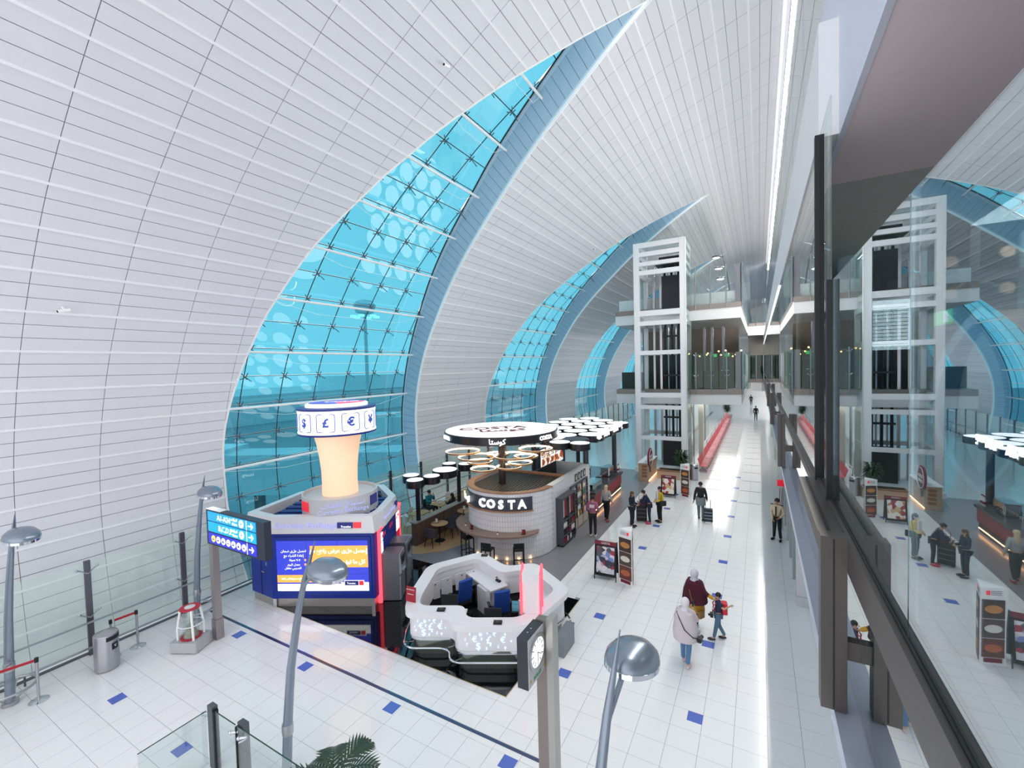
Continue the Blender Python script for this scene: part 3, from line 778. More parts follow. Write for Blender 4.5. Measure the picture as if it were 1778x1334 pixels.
# ------------------------------------------------------------------ glass balustrade along the vault
trim_3 = struct('trim_3', MB().bb(-15.32, -15.22, -3, 62, -.05, .03), M_DSTEEL)
for k in range(-1, 27):
    y = 2.21+2.15*k
    o = MB().bb(-15.2, -15.12, y-.06, y+.06, 0, 2.47).build('rail_post', M_DSTEEL, trim_3)
    MB().bb(-15.18, -15.165, y+.075, y+2.075, .12, 2.42).build('rail_pane', M_RAILGL, trim_3)
    if k < 12:
        for z in (1.05, 2.2):
            cl_ = MB()
            for d in (-1, 1): cl_.cyl((-15.12, y, z-.06), (-15.14, y+d*.2, z+.08), .015, n=5).ell((-15.14, y+d*.2, z+.08), (.03, .03, .03), 6, 4)
            cl_.build('glass_clamp', M_STEEL, trim_3)
    MB().bb(-15.06, -15.0, y+.9, y+.93, 0, .22).build('kick_bracket', M_DSTEEL, trim_3)
MB().cyl((-15.03, -3, .9), (-15.03, 62, .9), .028, n=8).build('handrail', M_STEEL, trim_3, True)
MB().cyl((-15.03, -3, .24), (-15.03, 62, .24), .028, n=8).build('kick_rail', M_STEEL, trim_3, True)

# ------------------------------------------------------------------ lamp posts
M_LAMP = mat('lamp_grey', '#8f9aa8', .25, .6, var=.05)
def lamp(label, loc, ang, guard=True):
    t = thing('lamp_post', label, 'lamp', loc, ang, 'curved lamp posts')
    MB().tube([(0, 0, 0), (.10, 0, 1.0), (.25, 0, 2.0), (.48, 0, 2.9), (.74, 0, 3.7), (.90, 0, 4.05), (1.06, 0, 4.42)], [.085, .08, .07, .06, .045, .03, .006], 12).build('pole', M_LAMP, t, True)
    hd = MB().lathe([(.275, -.02), (.28, .0), (.265, .06), (.2, .13), (.1, .17), (0, .18)], n=24).mesh('head', M_LAMP, True)
    h_ = link('head', hd, t, (1.34, 0, 3.97)); h_.scale = (1.25, 1, 1); h_.rotation_euler = (0, .12, 0)
    rm = MB().lathe([(.27, -.07), (.282, -.06), (.282, -.01), (.27, 0)], n=24).mesh('head_rim', M_CHROME, True)
    link('head_rim', rm, h_)
    ln = MB().lathe([(0, -.09), (.2, -.075), (.268, -.055)], n=24).mesh('lens', mat('lamp_lens', '#f6fbff', .2, emit=2.5), True)
    link('lens', ln, h_)
    MB().tube([(.66, 0, 3.5), (.8, 0, 3.68), (1.12, 0, 3.92)], .03, 8).build('arm', M_LAMP, t, True)
    MB().lathe([(.14, 0), (.14, .05), (.1, .08)], n=16).build('foot', M_STEEL, t, True)
    MB().lathe([(.09, .78), (.095, .8), (.095, .95), (.09, .97)], (.085, 0, 0), n=14).build('collar', M_STEEL, t, True)
    if not guard: return t
    MB().tube([(.42*math.cos(2*PI*i/28)+.03, .42*math.sin(2*PI*i/28), .38) for i in range(28)], .028, 8, True).build('guard_ring', M_STEEL, t, True)
    for a in (.5, 2.6, 4.7): MB().cyl((.03+.42*math.cos(a), .42*math.sin(a), .38), (.03+.1*math.cos(a), .1*math.sin(a), .12), .015, n=6).build('ring_stay', M_STEEL, t)
    return t
lamp('curved grey lamp post standing leftmost against the glass rail', (-14.5, 2.78, 0), math.radians(2))
lamp('curved grey lamp post behind the clear donation box', (-14.37, 6.45, 0), math.radians(-6))
lamp('tall curved lamp post standing in front of the blue exchange screen', (-7.4, 4.6, 0), 0.0, False)
lamp('curved lamp post at the bottom, right of the standing clock', (-1.45, 3.36, 0), math.radians(80), False)

# ------------------------------------------------------------------ stanchions, bin
def stanchion(label, loc):
    t = thing('stanchion', label, 'stanchion', loc, group='chrome belt stanchions')
    MB().lathe([(.17, 0), (.17, .012), (.1, .03), (.03, .045)], n=20).build('base', M_CHROME, t, True)
    MB().cyl((0, 0, .03), (0, 0, .9), .026, n=12).build('pole', M_STEEL, t, True)
    MB().cyl((0, 0, .88), (0, 0, .98), .036, n=12).build('head', M_BLACK, t, True)
    return t
M_BELT = mat('red_belt', '#b3122d', .6)
s1 = stanchion('chrome stanchion at the left edge holding a red belt', (-14.07, 3.12, 0))
s1b = MB().add([(-.0, -.03, .90), (-.0, -.03, .96), (-.35, -1.3, .96), (-.35, -1.3, .90)], [(0, 1, 2, 3)]).build('belt', M_BELT, s1)
s2 = stanchion('chrome stanchion standing right of the steel litter bin', (-14.46, 5.07, 0))
MB().add([(0, -.03, .90), (0, -.03, .96), (-.04, -.44, .96), (-.04, -.44, .90)], [(0, 1, 2, 3)]).build('belt', M_BELT, s2)
stanchion('chrome stanchion half hidden behind the steel litter bin', (-14.5, 4.55, 0))
t = thing('litter_bin', 'round brushed steel litter bin with a black slot by the glass rail', 'bin', (-14.1, 4.32, 0), math.radians(-62))
MB().lathe([(.2, 0), (.24, .02), (.24, .86), (.235, .88), (0, .97)], n=28).build('body', M_STEEL, t, True)
MB().arc_slab((0, 0), .236, .245, .74, .84, math.radians(45), math.radians(135)+.2, 10).build('slot', M_BLACK, t)
MB().arc_slab((0, 0), .238, .246, .5, .66, math.radians(70), math.radians(105), 6).build('label_plate', M_BLACK, t)
text('V', mat('print_white', '#f5f5f5', .5), t, (.02, .25, .58), .09, PI)

# ------------------------------------------------------------------ donation box
t = thing('donation_box', 'clear donation box with red rings on a grey base', 'donation box', (-13.1, 5.72, 0), math.radians(26))
MB().rbox((0, 0, .16), (.72, .6, .26), .03).build('base', mat('pale_grey', '#b9babd', .4), t)
for x in (-.25, .25):
    for y in (-.2, .2): MB().cyl((x, y, 0), (x, y, .04), .03, n=8).build('castor', M_BLACK, t)
MB().lathe([(.19, .3), (.19, .31), (.14, 1.04)], n=24).build('cylinder', M_CLEAR, t, True)
MB().lathe([(.1, .3), (.24, .3), (.24, .32), (.1, .32)], n=24).build('lower_ring', mat('red_ring', '#c5243a', .4), t)
MB().lathe([(.02, .32), (.17, .32), (.13, .42), (.09, .6), (.02, .66)], n=12).build('banknotes', mat('banknotes', '#9c9a86', .8, var=.5, scale=30), t)
MB().lathe([(.1, 1.06), (.23, 1.06), (.23, 1.09), (.1, 1.09)], n=24).build('upper_ring', MATS['red_ring'], t)
MB().lathe([(0, 1.05), (.12, 1.05), (.12, 1.1), (0, 1.12)], n=20).build('cap', mat('cap_silver', '#e6e6e6', .3), t)
for a in range(4):
    an = PI/4+a*PI/2
    MB().tube([(.3*math.cos(an), .26*math.sin(an), .3), (.29*math.cos(an), .27*math.sin(an), .62), (.21*math.cos(an), .21*math.sin(an), 1.06)], .028, 8).build('frame_rod', M_TRIM, t, True)
MB().tube([(.28*math.cos(2*PI*i/20), .27*math.sin(2*PI*i/20), .66) for i in range(20)], .012, 6, True).build('frame_hoop', M_TRIM, t, True)

# ------------------------------------------------------------------ illuminated direction sign
SG = thing('direction_sign', 'blue illuminated gate direction sign on a steel post', 'sign', (-12.93, 6.27, 0))
wb(MB().bb(-13.0, -12.82, 6.2, 6.36, 0.55, 3.56), 'post', mat('sign_post', '#a9a3a4', .35, .7), SG)
wb(MB().bb(-13.02, -12.80, 6.18, 6.38, 0, .55), 'post_sleeve', mat('sign_sleeve', '#aaa0a0', .3, .8), SG)
wb(MB().bb(-13.03, -10.42, 6.19, 6.37, 2.63, 3.57), 'case', mat('sign_case', '#3c4250', .45, .3), SG)
wb(MB().bb(-13.04, -12.35, 6.185, 6.375, 3.57, 3.58), 'case_top_light', mat('sign_top', '#ffffff', .3), SG)
rows_ = [(3.29, 3.53, '#1f8fc9'), (3.0, 3.26, '#1596d2'), (2.68, 2.96, '#2a2fb0')]
for i, (z0, z1, c) in enumerate(rows_):
    wb(MB().bb(-12.93, -10.75, 6.175, 6.192, z0, z1), 'light_panel', mat('sign_blue_%d' % i, c, .4, emit=.9, ecol=c), SG)
    wb(MB().bb(-11.14, -11.125, 6.168, 6.18, z0, z1), 'divider', mat('sign_white', '#ffffff', .4, emit=1.0), SG)
    ar = MB().box((-10.95, 6.17, (z0+z1)/2), (.2, .01, .028))
    for d in (-1, 1): ar.box((-10.90, 6.17, (z0+z1)/2+.035*d), (.11, .01, .026), ry=d*.8)
    wb(ar, 'arrow', MATS['sign_white'], SG)
SW = MATS['sign_white']
wtext('A1-A24', SW, SG, (-12.15, 6.17, 3.41), .2); wtext(arab('البوابات'), SW, SG, (-11.67, 6.17, 3.47), .09); wtext('Gates', SW, SG, (-11.65, 6.17, 3.36), .1)
wtext('B,C,D,E', SW, SG, (-12.1, 6.17, 3.13), .2); wtext(arab('البوابات'), SW, SG, (-11.67, 6.17, 3.18), .09); wtext('Gates', SW, SG, (-11.65, 6.17, 3.07), .1)
for z in (3.41, 3.13):
    o = wb(MB().cyl((-11.35, 6.175, z), (-11.35, 6.165, z), .1, n=20), 'pictogram', SW, SG)
    wb(MB().box((-11.35, 6.162, z), (.1, .006, .016), ry=.6).box((-11.35, 6.162, z), (.07, .006, .016), ry=-.5), 'plane_symbol', MATS['sign_blue_0'], SG)
for i in range(7):
    x = -12.68+.235*i
    wb(MB().cyl((x, 6.175, 2.82), (x, 6.165, 2.82), .09, n=18), 'pictogram', mat('sign_yellow', '#f4d44a', .4, emit=.9) if i == 0 else SW, SG)
    wb(MB().box((x, 6.162, 2.81), (.07, .006, .03+.01*(i % 3))).cyl((x, 6.163, 2.86), (x, 6.159, 2.86), .015, n=8), 'symbol', MATS['sign_blue_2'], SG)

# ------------------------------------------------------------------ standing clock
CK = thing('standing_clock', 'tall grey post clock with a round white dial at bottom centre', 'clock', (-2.55, 5.5, 0))
wb(MB().bb(-2.76, -2.60, 5.42, 5.55, 0, 3.62), 'post', mat('taupe_metal', '#8e8580', .4, .5), CK)
wb(MB().bb(-2.60, -2.50, 5.42, 5.60, 0, 3.66), 'post_edge', mat('silver_edge', '#b4b2ae', .35, .6), CK)
wb(MB().bb(-2.80, -2.645, 4.94, 5.43, 2.93, 3.60), 'case', mat('clock_case', '#3d4046', .4, .3), CK)
wb(MB().bb(-2.645, -2.635, 4.95, 5.43, 2.94, 3.59), 'face_plate', mat('clock_plate', '#c9cbcd', .4), CK)
def xdisc(r0, r1, x, cy, cz, n=30, th=.01):
    m = MB()
    for i in range(n):
        a, b = 2*PI*i/n, 2*PI*(i+1)/n
        P = [(x, cy+r*math.cos(q), cz+r*math.sin(q)) for r, q in ((r0, a), (r1, a), (r1, b), (r0, b))]
        m.add(P+[(p[0]+th, p[1], p[2]) for p in P], [(4, 5, 6, 7), (0, 3, 2, 1), (1, 2, 6, 5), (0, 4, 7, 3)])
    return m
cyk, czk = 5.2, 3.31
wb(xdisc(.19, .235, -2.638, cyk, czk, th=.018), 'bezel', M_STEEL, CK)
wb(xdisc(0, .19, -2.638, cyk, czk), 'dial', mat('dial_white', '#ffffff', .4, emit=.9), CK)
for i in range(12):
    a = i*PI/6
    wb(MB().box((-2.625, cyk+.15*math.cos(a), czk+.15*math.sin(a)), (.004, .05, .012), rx=a), 'hour_mark', M_DSTEEL, CK)
wb(MB().box((-2.622, cyk, czk-.06), (.004, .012, .13)), 'hour_hand', M_DSTEEL, CK)
wb(MB().box((-2.62, cyk+.05, czk-.04), (.004, .14, .01), rx=-.6), 'minute_hand', M_DSTEEL, CK)
wtext('ROLEX', mat('print_green', '#17a860', .5), CK, (-2.632, 5.2, 3.0), .075, PI/2, ext=.002)
for y in (5.0, 5.4): wb(MB().ell((-2.632, y, 3.02), (.006, .018, .025), 8, 5), 'gold_crest', mat('gold_print', '#d6a93a', .4), CK)
for y in (5.1, 5.2): wb(MB().cyl((-2.72, y, 3.60), (-2.72, y, 3.61), .012, n=8), 'screw', M_CHROME, CK)

# ------------------------------------------------------------------ glass gate and palm at the bottom edge
GT = thing('glass_gate', 'low glass balustrade with two steel posts at the bottom edge', 'balustrade', (-8.0, 4.08, 0))
wb(MB().bb(-8.8, -8.64, 4.03, 4.13, 0, 1.16), 'post', M_DSTEEL, GT); wb(MB().bb(-8.64, -8.6, 4.03, 4.12, 0, 1.1), 'post_channel', M_BLACK, GT)
wb(MB().bb(-7.9, -7.72, 4.07, 4.17, 0, 1.16), 'post', M_DSTEEL, GT); wb(MB().bb(-7.93, -7.9, 4.04, 4.12, 0, 1.08), 'post_channel', M_BLACK, GT)
M_EDGE = mat('glass_edge', '#22493f', .1)
for x0, x1 in ((-8.58, -7.94), (-7.88, -5.4)):
    wb(MB().bb(x0, x1, 4.05, 4.062, .05, 1.1), 'pane', M_CLEAR, GT); wb(MB().bb(x0, x1, 4.048, 4.064, 1.1, 1.108), 'pane_edge', M_EDGE, GT)
wb(MB().bb(-8.82, -8.808, 3.0, 4.02, .05, 1.05), 'pane', M_CLEAR, GT); wb(MB().bb(-8.822, -8.806, 3.0, 4.02, 1.05, 1.058), 'pane_edge', M_EDGE, GT)
for x, y in ((-8.9, 4.0), (-8.0, 4.0), (-7.75, 4.0)):
    wb(MB().cyl((x, y, .98), (x+.1, y+.08, .98), .025, n=10).ell((x, y, .98), (.035, .035, .035), 8, 6).cyl((x, y, .9), (x+.08, y+.08, .94), .015, n=8), 'glass_clamp', M_CHROME, GT, True)
PL = thing('potted_palm', 'dark green palm fronds rising at the bottom edge', 'plant', (-5.02, 3.74, 0))
wb(MB().lathe([(.2, 0), (.26, .45), (.24, .46), (.22, .4), (0, .4)], (-5.02, 3.74, 0), n=20), 'pot', mat('dark_pot', '#4a4a4c', .5), PL, True)
wb(MB().tube([(-5.02, 3.74, .4), (-4.83, 3.73, 1.0), (-5.02, 3.74, 1.66)], [.05, .035, .025], 8), 'stem', mat('palm_stem', '#6b5a3c', .8), PL)
M_LEAF = mat('palm_green', '#22402e', .45, var=.25, scale=3)
rnd = random.Random(3)
def frond(base, ang, length, rise, droop):
    m = MB(); pts = []
    for i in range(13):
        u = i/12
        r = length*u; z = rise*u-droop*u*u
        pts.append(Vector((base[0]+r*math.cos(ang), base[1]+r*math.sin(ang), base[2]+z)))
    m.tube(pts, [.012*(1-.8*i/12)+.002 for i in range(13)], 5)
    side = Vector((-math.sin(ang), math.cos(ang), 0))
    for i in range(2, 13):
        u = i/12; L = .26*math.sin(PI*min(1, u*.85+.1))+.05
        d = (pts[min(i+1, 12)]-pts[i-1]).normalized()
        for s in (-1, 1):
            tip = pts[i]+(d*.55+side*s*.8).normalized()*L+Vector((0, 0, -.1*L))
            w = d*.024
            mid = (pts[i]+tip)/2+Vector((0, 0, .02))
            m.add([pts[i]-w, mid-w, tip, mid+w, pts[i]+w], [(0, 1, 3, 4), (1, 2, 3)])
    return m
for k, (a, L, rz_, dr) in enumerate([(.5, .6, .75, .5), (1.3, .55, .8, .55), (2.4, .65, .6, .6), (3.1, .65, .55, .65), (3.8, .75, .65, .6), (4.8, .7, .7, .5), (5.6, .75, .7, .6), (.05, .85, .6, .55)]):
    wb(frond((-5.02, 3.74, 1.62), a, L, rz_, dr), 'frond', M_LEAF, PL)
# ------------------------------------------------------------------ blue currency exchange kiosk
M_KBLUE = mat('kiosk_blue', '#0b2f9a', .4, var=.04)
M_KDARK = mat('roof_blue', '#1d2f86', .5)
M_KFASC = mat('kiosk_fascia', '#efedf0', .35, var=.01)
M_LILAC = mat('lilac_letters', '#b9bdf2', .4, emit=.35)
M_SCR = mat('screen_blue', '#2f3ab4', .3, emit=.75, ecol='#3743c6')
M_ORG = mat('screen_orange', '#f0a24a', .3, emit=.9, ecol='#f5a24c')
M_SWH = mat('screen_white', '#ffffff', .3, emit=1.0)
M_LRED = mat('logo_red', '#e0303a', .3, emit=.5)
M_LNAVY = mat('logo_navy', '#1c2580', .35, emit=.15)
M_PRW = MATS['print_white']
KP = [(-14.15, 7.95), (-13.05, 7.93), (-10.2, 9.36), (-10.36, 9.93), (-11.15, 11.3), (-12.6, 12.2), (-14.2, 11.6), (-14.75, 10.2)]
K = thing('exchange_kiosk', 'blue currency exchange kiosk with a wide lit screen', 'kiosk', (-12.4, 9.9, 0))
B_, C_ = Vector((-13.05, 7.93)), Vector((-10.2, 9.36))
ku = (C_-B_).normalized(); kn = Vector((ku.y, -ku.x)); KA = math.atan2(ku.y, ku.x); KL = (C_-B_).length
def kf(a, off, z): p = B_+ku*a+kn*off; return (p.x, p.y, z)
def kbox(a0, a1, o0, o1, z0, z1):
    p = B_+ku*(a0+a1)/2+kn*(o0+o1)/2
    return MB().box((p.x, p.y, (z0+z1)/2), (a1-a0, abs(o1-o0), z1-z0), rz=KA)
wb(MB().prism(inset(KP, .05), 0, .27), 'steel_plinth', mat('plinth_steel', '#b7b3b0', .3, .6), K)
wb(MB().prism(KP, .27, 2.31), 'body', M_KBLUE, K)
for a in (0.02, KL-.1): wb(kbox(a, a+.1, .0, .02, 0, .27), 'plinth_corner', M_CHROME, K)
wb(kbox(.12, KL-.08, 0, .03, .4, 2.18), 'screen_frame', M_KBLUE, K)
S0, S1, Z0, Z1 = .2, KL-.16, .53, 2.07
SL = S1-S0; SH = Z1-Z0
SCRN = wb(kbox(S0, S1, .03, .045, Z0, Z1), 'screen', M_SCR, K)
def ks(u0, u1, v0, v1, m, o=.05, nm='screen_graphic'):
    mb = kbox(S0+SL*u0, S0+SL*u1, .045, o, Z0+SH*v0, Z0+SH*v1); return wb(mb, nm, m, K)
ks(.37, 1.0, .69, .90, M_ORG); ks(.36, 1.0, .47, .70, M_ORG, .049); ks(0, .46, .17, .32, M_ORG)
ks(0, .72, 0, .14, M_SWH); ks(.7, 1.0, 0, .17, M_SWH, .049)
ks(.735, .95, .10, .21, M_SWH, .052); ks(.74, .89, .11, .20, M_LNAVY, .054); ks(.895, .945, .11, .20, M_LRED, .054)
for u in (.333, .666): ks(u-.001, u+.001, 0, 1, M_BLACK, .0465, 'bezel_line')
for v in (.333, .666): ks(0, 1, v-.0015, v+.0015, M_BLACK, .0465, 'bezel_line')
def kt(s, u, v, size, m=M_SWH, **kw):
    p = kf(S0+SL*u, .055, Z0+SH*v); return wtext(s, m, K, p, size, KA, ext=.002, **kw)
kt(arab('إحصل على عرض رائع مع'), .68, .80, .165, bold=.004); kt(arab('كل ما تبقى من عملات'), .70, .58, .165, bold=.004)
kt(arab('احصل على ضمان'), .19, .80, .105); kt(arab('إعادة الشراء مع'), .19, .71, .105); kt(arab('عمولة')+' % 0', .2, .62, .085); kt(arab('معدل اليوم'), .19, .53, .09); kt(arab('الضريبي مقفل'), .18, .46, .09)
for v in (.62, .53): ks(.305, .325, v-.02, v+.02, M_ORG, .05)
kt(arab('يسري على المبالغ درهم إماراتي فقط'), .24, .25, .075)
kt('Travelex', .81, .15, .075)
# door on the left face
wb(MB().bb(-13.62, -13.60, 7.93, 7.945, .27, 2.31), 'door_joint', M_BLACK, K)
d_ = wb(MB().cyl((-13.35, 7.93, 1.05), (-13.35, 7.87, 1.05), .018, n=8).cyl((-13.35, 7.87, 1.05), (-13.47, 7.87, 1.06), .014, n=8), 'door_handle', M_STEEL, K)
wb(MB().bb(-13.33, -13.29, 7.915, 7.935, 1.25, 1.36), 'lock_plate', M_CHROME, K)
wb(MB().bb(-13.36, -13.26, 7.915, 7.935, 1.72, 1.84), 'door_notice', M_PRW, K)
# white fascia ring, blue slatted roof
FO = inset(KP, -.10); FT = inset(KP, -.14); FI = inset(KP, .22)
wb(ring(MB(), FO, FI, 2.31, 2.36), 'fascia_lip', M_KFASC, K)
n_ = len(KP); fm = MB(); ring(fm, FO, FI, 2.34, 2.80)
for i in range(n_): fm.v[n_+i] = (*inset(KP, -.02)[i], 2.80)
wb(fm, 'fascia', M_KFASC, K)
wb(MB().prism(FI, 2.45, 2.5), 'roof', mat('roof_navy', '#182457', .6), K)
for i in range(7):
    c0 = kf(KL*.42, -.55-.42*i, 2.66)
    L_ = 3.1 if i < 5 else 2.0
    wb(MB().box(c0, (L_, .24, .04), rz=KA), 'roof_slat', M_KDARK, K)
p = kf(KL*.36, .10, 2.56); o = wtext('Currency Exchange', M_LILAC, K, p, .25, KA, shear=.2, ext=.012); o.rotation_euler[0] = PI/2-.16
for (u0, u1, m) in ((.67, .82, M_LNAVY), (.825, .9, M_LRED)):
    q = MB().box(kf(KL*(u0+u1)/2, .075, 2.55), (KL*(u1-u0), .012, .17), rz=KA, rx=-.16); wb(q, 'logo_block', m, K)
o = wtext('Travelex', M_SWH, K, kf(KL*.755, .09, 2.51), .09, KA, ext=.003); o.rotation_euler[0] = PI/2-.16
# side fascia lettering
sd = (Vector((-11.15, 11.3))-Vector((-10.36, 9.93))); SA = math.atan2(sd.y, sd.x); sn = Vector((math.cos(SA-PI/2), math.sin(SA-PI/2)))
pm = Vector((-10.6, 10.35))+sn*.11
o = wtext('Currency Exchange', M_LILAC, K, (pm.x, pm.y, 2.57), .17, SA, shear=.2, ext=.01)
pm = Vector((-11.05, 11.1))+sn*.1
wb(MB().box((pm.x, pm.y, 2.58), (.26, .02, .2), rz=SA), 'logo_block', M_LNAVY, K)
# tower standing on the roof
TCX, TCY = -12.08, 9.78
TW = thing('exchange_beacon', 'glowing peach tower with a round currency light box on the blue kiosk roof', 'beacon', (TCX, TCY, 2.5))
def cyl_at(r0, r1, z0, z1, n=40): return MB().lathe([(r0, z0), (r1, z1)], (TCX, TCY, 0), n=n)
wb(MB().lathe([(1.15, 2.5), (1.17, 2.52), (1.17, 3.28), (1.12, 3.28), (1.12, 3.2), (0, 3.2)], (TCX, TCY, 0), n=48), 'base_drum', mat('base_drum', '#d9d7da', .35, var=.01), TW, True)
M_PEACH = mat('peach_glow', '#f5d9c0', .5, emit=.5, ecol='#ffc89a')
wb(MB().lathe([(.56, 3.2), (.55, 3.6), (.56, 4.0), (.60, 4.4), (.66, 4.8), (.76, 5.22)], (TCX, TCY, 0), n=40), 'glowing_column', M_PEACH, TW, True)
wb(MB().lathe([(.0, 5.2), (1.2, 5.2), (1.21, 5.22), (1.21, 5.24), (1.2, 5.26)], (TCX, TCY, 0), n=48), 'lower_rim', M_LNAVY, TW, True)
wb(MB().lathe([(1.2, 5.25), (1.2, 5.98)], (TCX, TCY, 0), n=48), 'light_band', mat('light_band', '#ffffff', .4, emit=.7), TW, True)
wb(MB().lathe([(1.2, 5.98), (1.215, 6.0), (1.215, 6.05), (1.1, 6.07), (0, 6.07)], (TCX, TCY, 0), n=48), 'upper_rim', mat('rim_navy', '#3a4192', .4), TW, True)
wb(MB().lathe([(.96, 6.06), (.96, 6.16), (.9, 6.18), (0, 6.18)], (TCX, TCY, 0), n=40), 'top_plate', mat('top_white', '#ffffff', .4, emit=.8), TW, True)
wb(MB().arc_slab((TCX, TCY), .02, .86, 6.18, 6.19, math.radians(60), math.radians(320), 30), 'top_disc_blue', mat('disc_blue', '#5a55c8', .4, emit=.5), TW)
wb(MB().arc_slab((TCX, TCY), .02, .86, 6.18, 6.19, math.radians(-40), math.radians(58), 16), 'top_disc_red', mat('disc_red', '#f0486e', .4, emit=.6), TW)
wtext('Travelex', M_SWH, TW, (TCX+.1, TCY+.1, 6.20), .3, math.radians(50), 0.0, ext=.003)
M_SYM = mat('symbol_blue', '#3a56c8', .4, emit=.15)
cang = math.degrees(math.atan2(-TCY, -TCX))
for k_ in range(10):
    ph = math.radians(-38.9-88+35.5*k_)
    sym = '/$£€¥₹$£€¥'[k_]
    px, py = TCX+1.21*math.cos(ph), TCY+1.21*math.sin(ph)
    wtext(sym, M_SYM, TW, (px, py, 5.62), .36, ph+PI/2, ext=.004, bold=.012)
    fr = MB(); hw, hh, rr = .27, .27, .06; pts = []
    for cx, cz, a0 in ((hw-rr, hh-rr, 0), (-hw+rr, hh-rr, PI/2), (-hw+rr, -hh+rr, PI), (hw-rr, -hh+rr, 1.5*PI)):
        for i in range(4): pts.append((cx+rr*math.cos(a0+PI/6*i), cz+rr*math.sin(a0+PI/6*i)))
    fr.tube([(TCX+1.205*math.cos(ph+x/1.2), TCY+1.205*math.sin(ph+x/1.2), 5.62+z) for x, z in pts], .012, 5, True)
    wb(fr, 'symbol_frame', M_SYM, TW)
ph = math.radians(-38.9+3)
wtext('Currency Exchange', M_LILAC, TW, (TCX+1.19*math.cos(ph), TCY+1.19*math.sin(ph), 2.93), .19, ph+PI/2, ext=.01)
wtext(arab('استبدال العملات'), M_LILAC, TW, (TCX+1.19*math.cos(ph), TCY+1.19*math.sin(ph), 3.12), .19, ph+PI/2, ext=.01)
for dph, m in ((-62, M_LRED), (58, M_LNAVY)):
    q = math.radians(-38.9+dph); wb(MB().box((TCX+1.17*math.cos(q), TCY+1.17*math.sin(q), 3.02), (.4, .03, .3), rz=q+PI/2), 'logo_block', m, TW)
# ------------------------------------------------------------------ cash machines on the kiosk's right side
M_NEON = mat('neon_red', '#ff5a66', .4, emit=1.6, ecol='#ff4455')
M_ATM = mat('atm_grey', '#6a6d75', .4, .3)
M_ATML = mat('atm_light', '#9498a0', .35, .3)
M_ATMW = mat('atm_sign_white', '#fff3f5', .4, emit=1.1)
u2 = sd.normalized(); P0 = Vector((-10.28, 9.55))
for i, lb in enumerate(('grey cash machine with red lit header nearest the blue screen', 'middle grey cash machine with red lit header beside the blue kiosk', 'farthest cash machine in a pink lit surround beside the blue kiosk')):
    a = .42+.88*i
    c = P0+u2*a+sn*.02
    t = thing('cash_machine', lb, 'cash machine', (c.x, c.y, 0), SA, 'cash machines on the kiosk side')
    # local: x along the wall (away), -y outwards
    MB().bb(-.40, -.33, -.10, .02, 0, 2.35).build('neon_edge', M_NEON, t); MB().bb(.33, .40, -.10, .02, 0, 2.3).build('neon_edge', M_NEON, t)
    MB().bb(-.33, .33, -.08, .0, 0, 2.28).build('red_panel', mat('atm_red', '#b31c3a', .4, emit=.25, ecol='#ff3050'), t)
    MB().rbox((0, -.08, 2.31), (.8, .12, .1), .03).build('neon_cap', M_NEON, t)
    MB().bb(-.26, .26, -.095, -.08, 1.5, 1.82).build('lit_sign', M_ATMW, t)
    MB().bb(-.26, .26, -.095, -.08, 1.86, 2.12).build('lit_sign', M_ATMW, t)
    text('ATM', M_LRED, t, (0, -.1, 1.98), .2)
    if i < 2:
        b = MB().bb(-.30, .30, -.62, -.08, .02, 1.48).build('body', M_ATM, t)
        MB().bb(-.29, .29, -.66, -.62, .02, .78).build('lower_door', M_ATML, t)
        MB().add([(-.29, -.62, .8), (.29, -.62, .8), (.29, -.70, .86), (-.29, -.70, .86), (-.29, -.62, 1.46), (.29, -.62, 1.46), (.29, -.66, 1.46), (-.29, -.66, 1.46)],
                 [(0, 1, 2, 3), (3, 2, 6, 7), (7, 6, 5, 4), (0, 3, 7, 4), (1, 5, 6, 2)]).build('fascia', M_ATML, t)
        MB().box((0, -.69, 1.2), (.36, .01, .3), rx=.07).build('display', M_BLACK, t)
        MB().box((0, -.72, .9), (.3, .06, .03)).build('keypad_shelf', M_CHROME, t)
    else:
        MB().rbox((0, -.33, .62), (.5, .45, 1.2), .08).build('body', M_ATML, t, True)
        MB().box((0, -.565, 1.0), (.3, .02, .24)).build('display', M_BLACK, t)

# ------------------------------------------------------------------ white exchange counter
CT = thing('exchange_counter', 'white island counter with glowing currency symbols', 'counter', (-6.6, 10.0, 0))
OP = [(-8.2, 8.62), (-7.72, 7.98), (-6.68, 8.52), (-6.35, 8.06), (-4.72, 8.9), (-4.45, 10.9), (-6.05, 12.0), (-6.72, 11.35), (-8.0, 11.95), (-8.95, 10.35)]
OP = OP if sum(a[0]*b[1]-b[0]*a[1] for a, b in zip(OP, OP[1:]+OP[:1])) > 0 else OP[::-1]
def rounded(P, r=.34, n=6):
    out = []
    for i in range(len(P)):
        a, b, c = Vector(P[i-1]), Vector(P[i]), Vector(P[(i+1) % len(P)])
        p0 = b+(a-b).normalized()*min(r, (a-b).length*.45); p1 = b+(c-b).normalized()*min(r, (c-b).length*.45)
        for k in range(n+1):
            t = k/n; out.append(tuple(p0*(1-t)**2+b*2*t*(1-t)+p1*t*t))
    return out
O2 = rounded(OP); I2 = rounded(inset(OP, .36), .26)

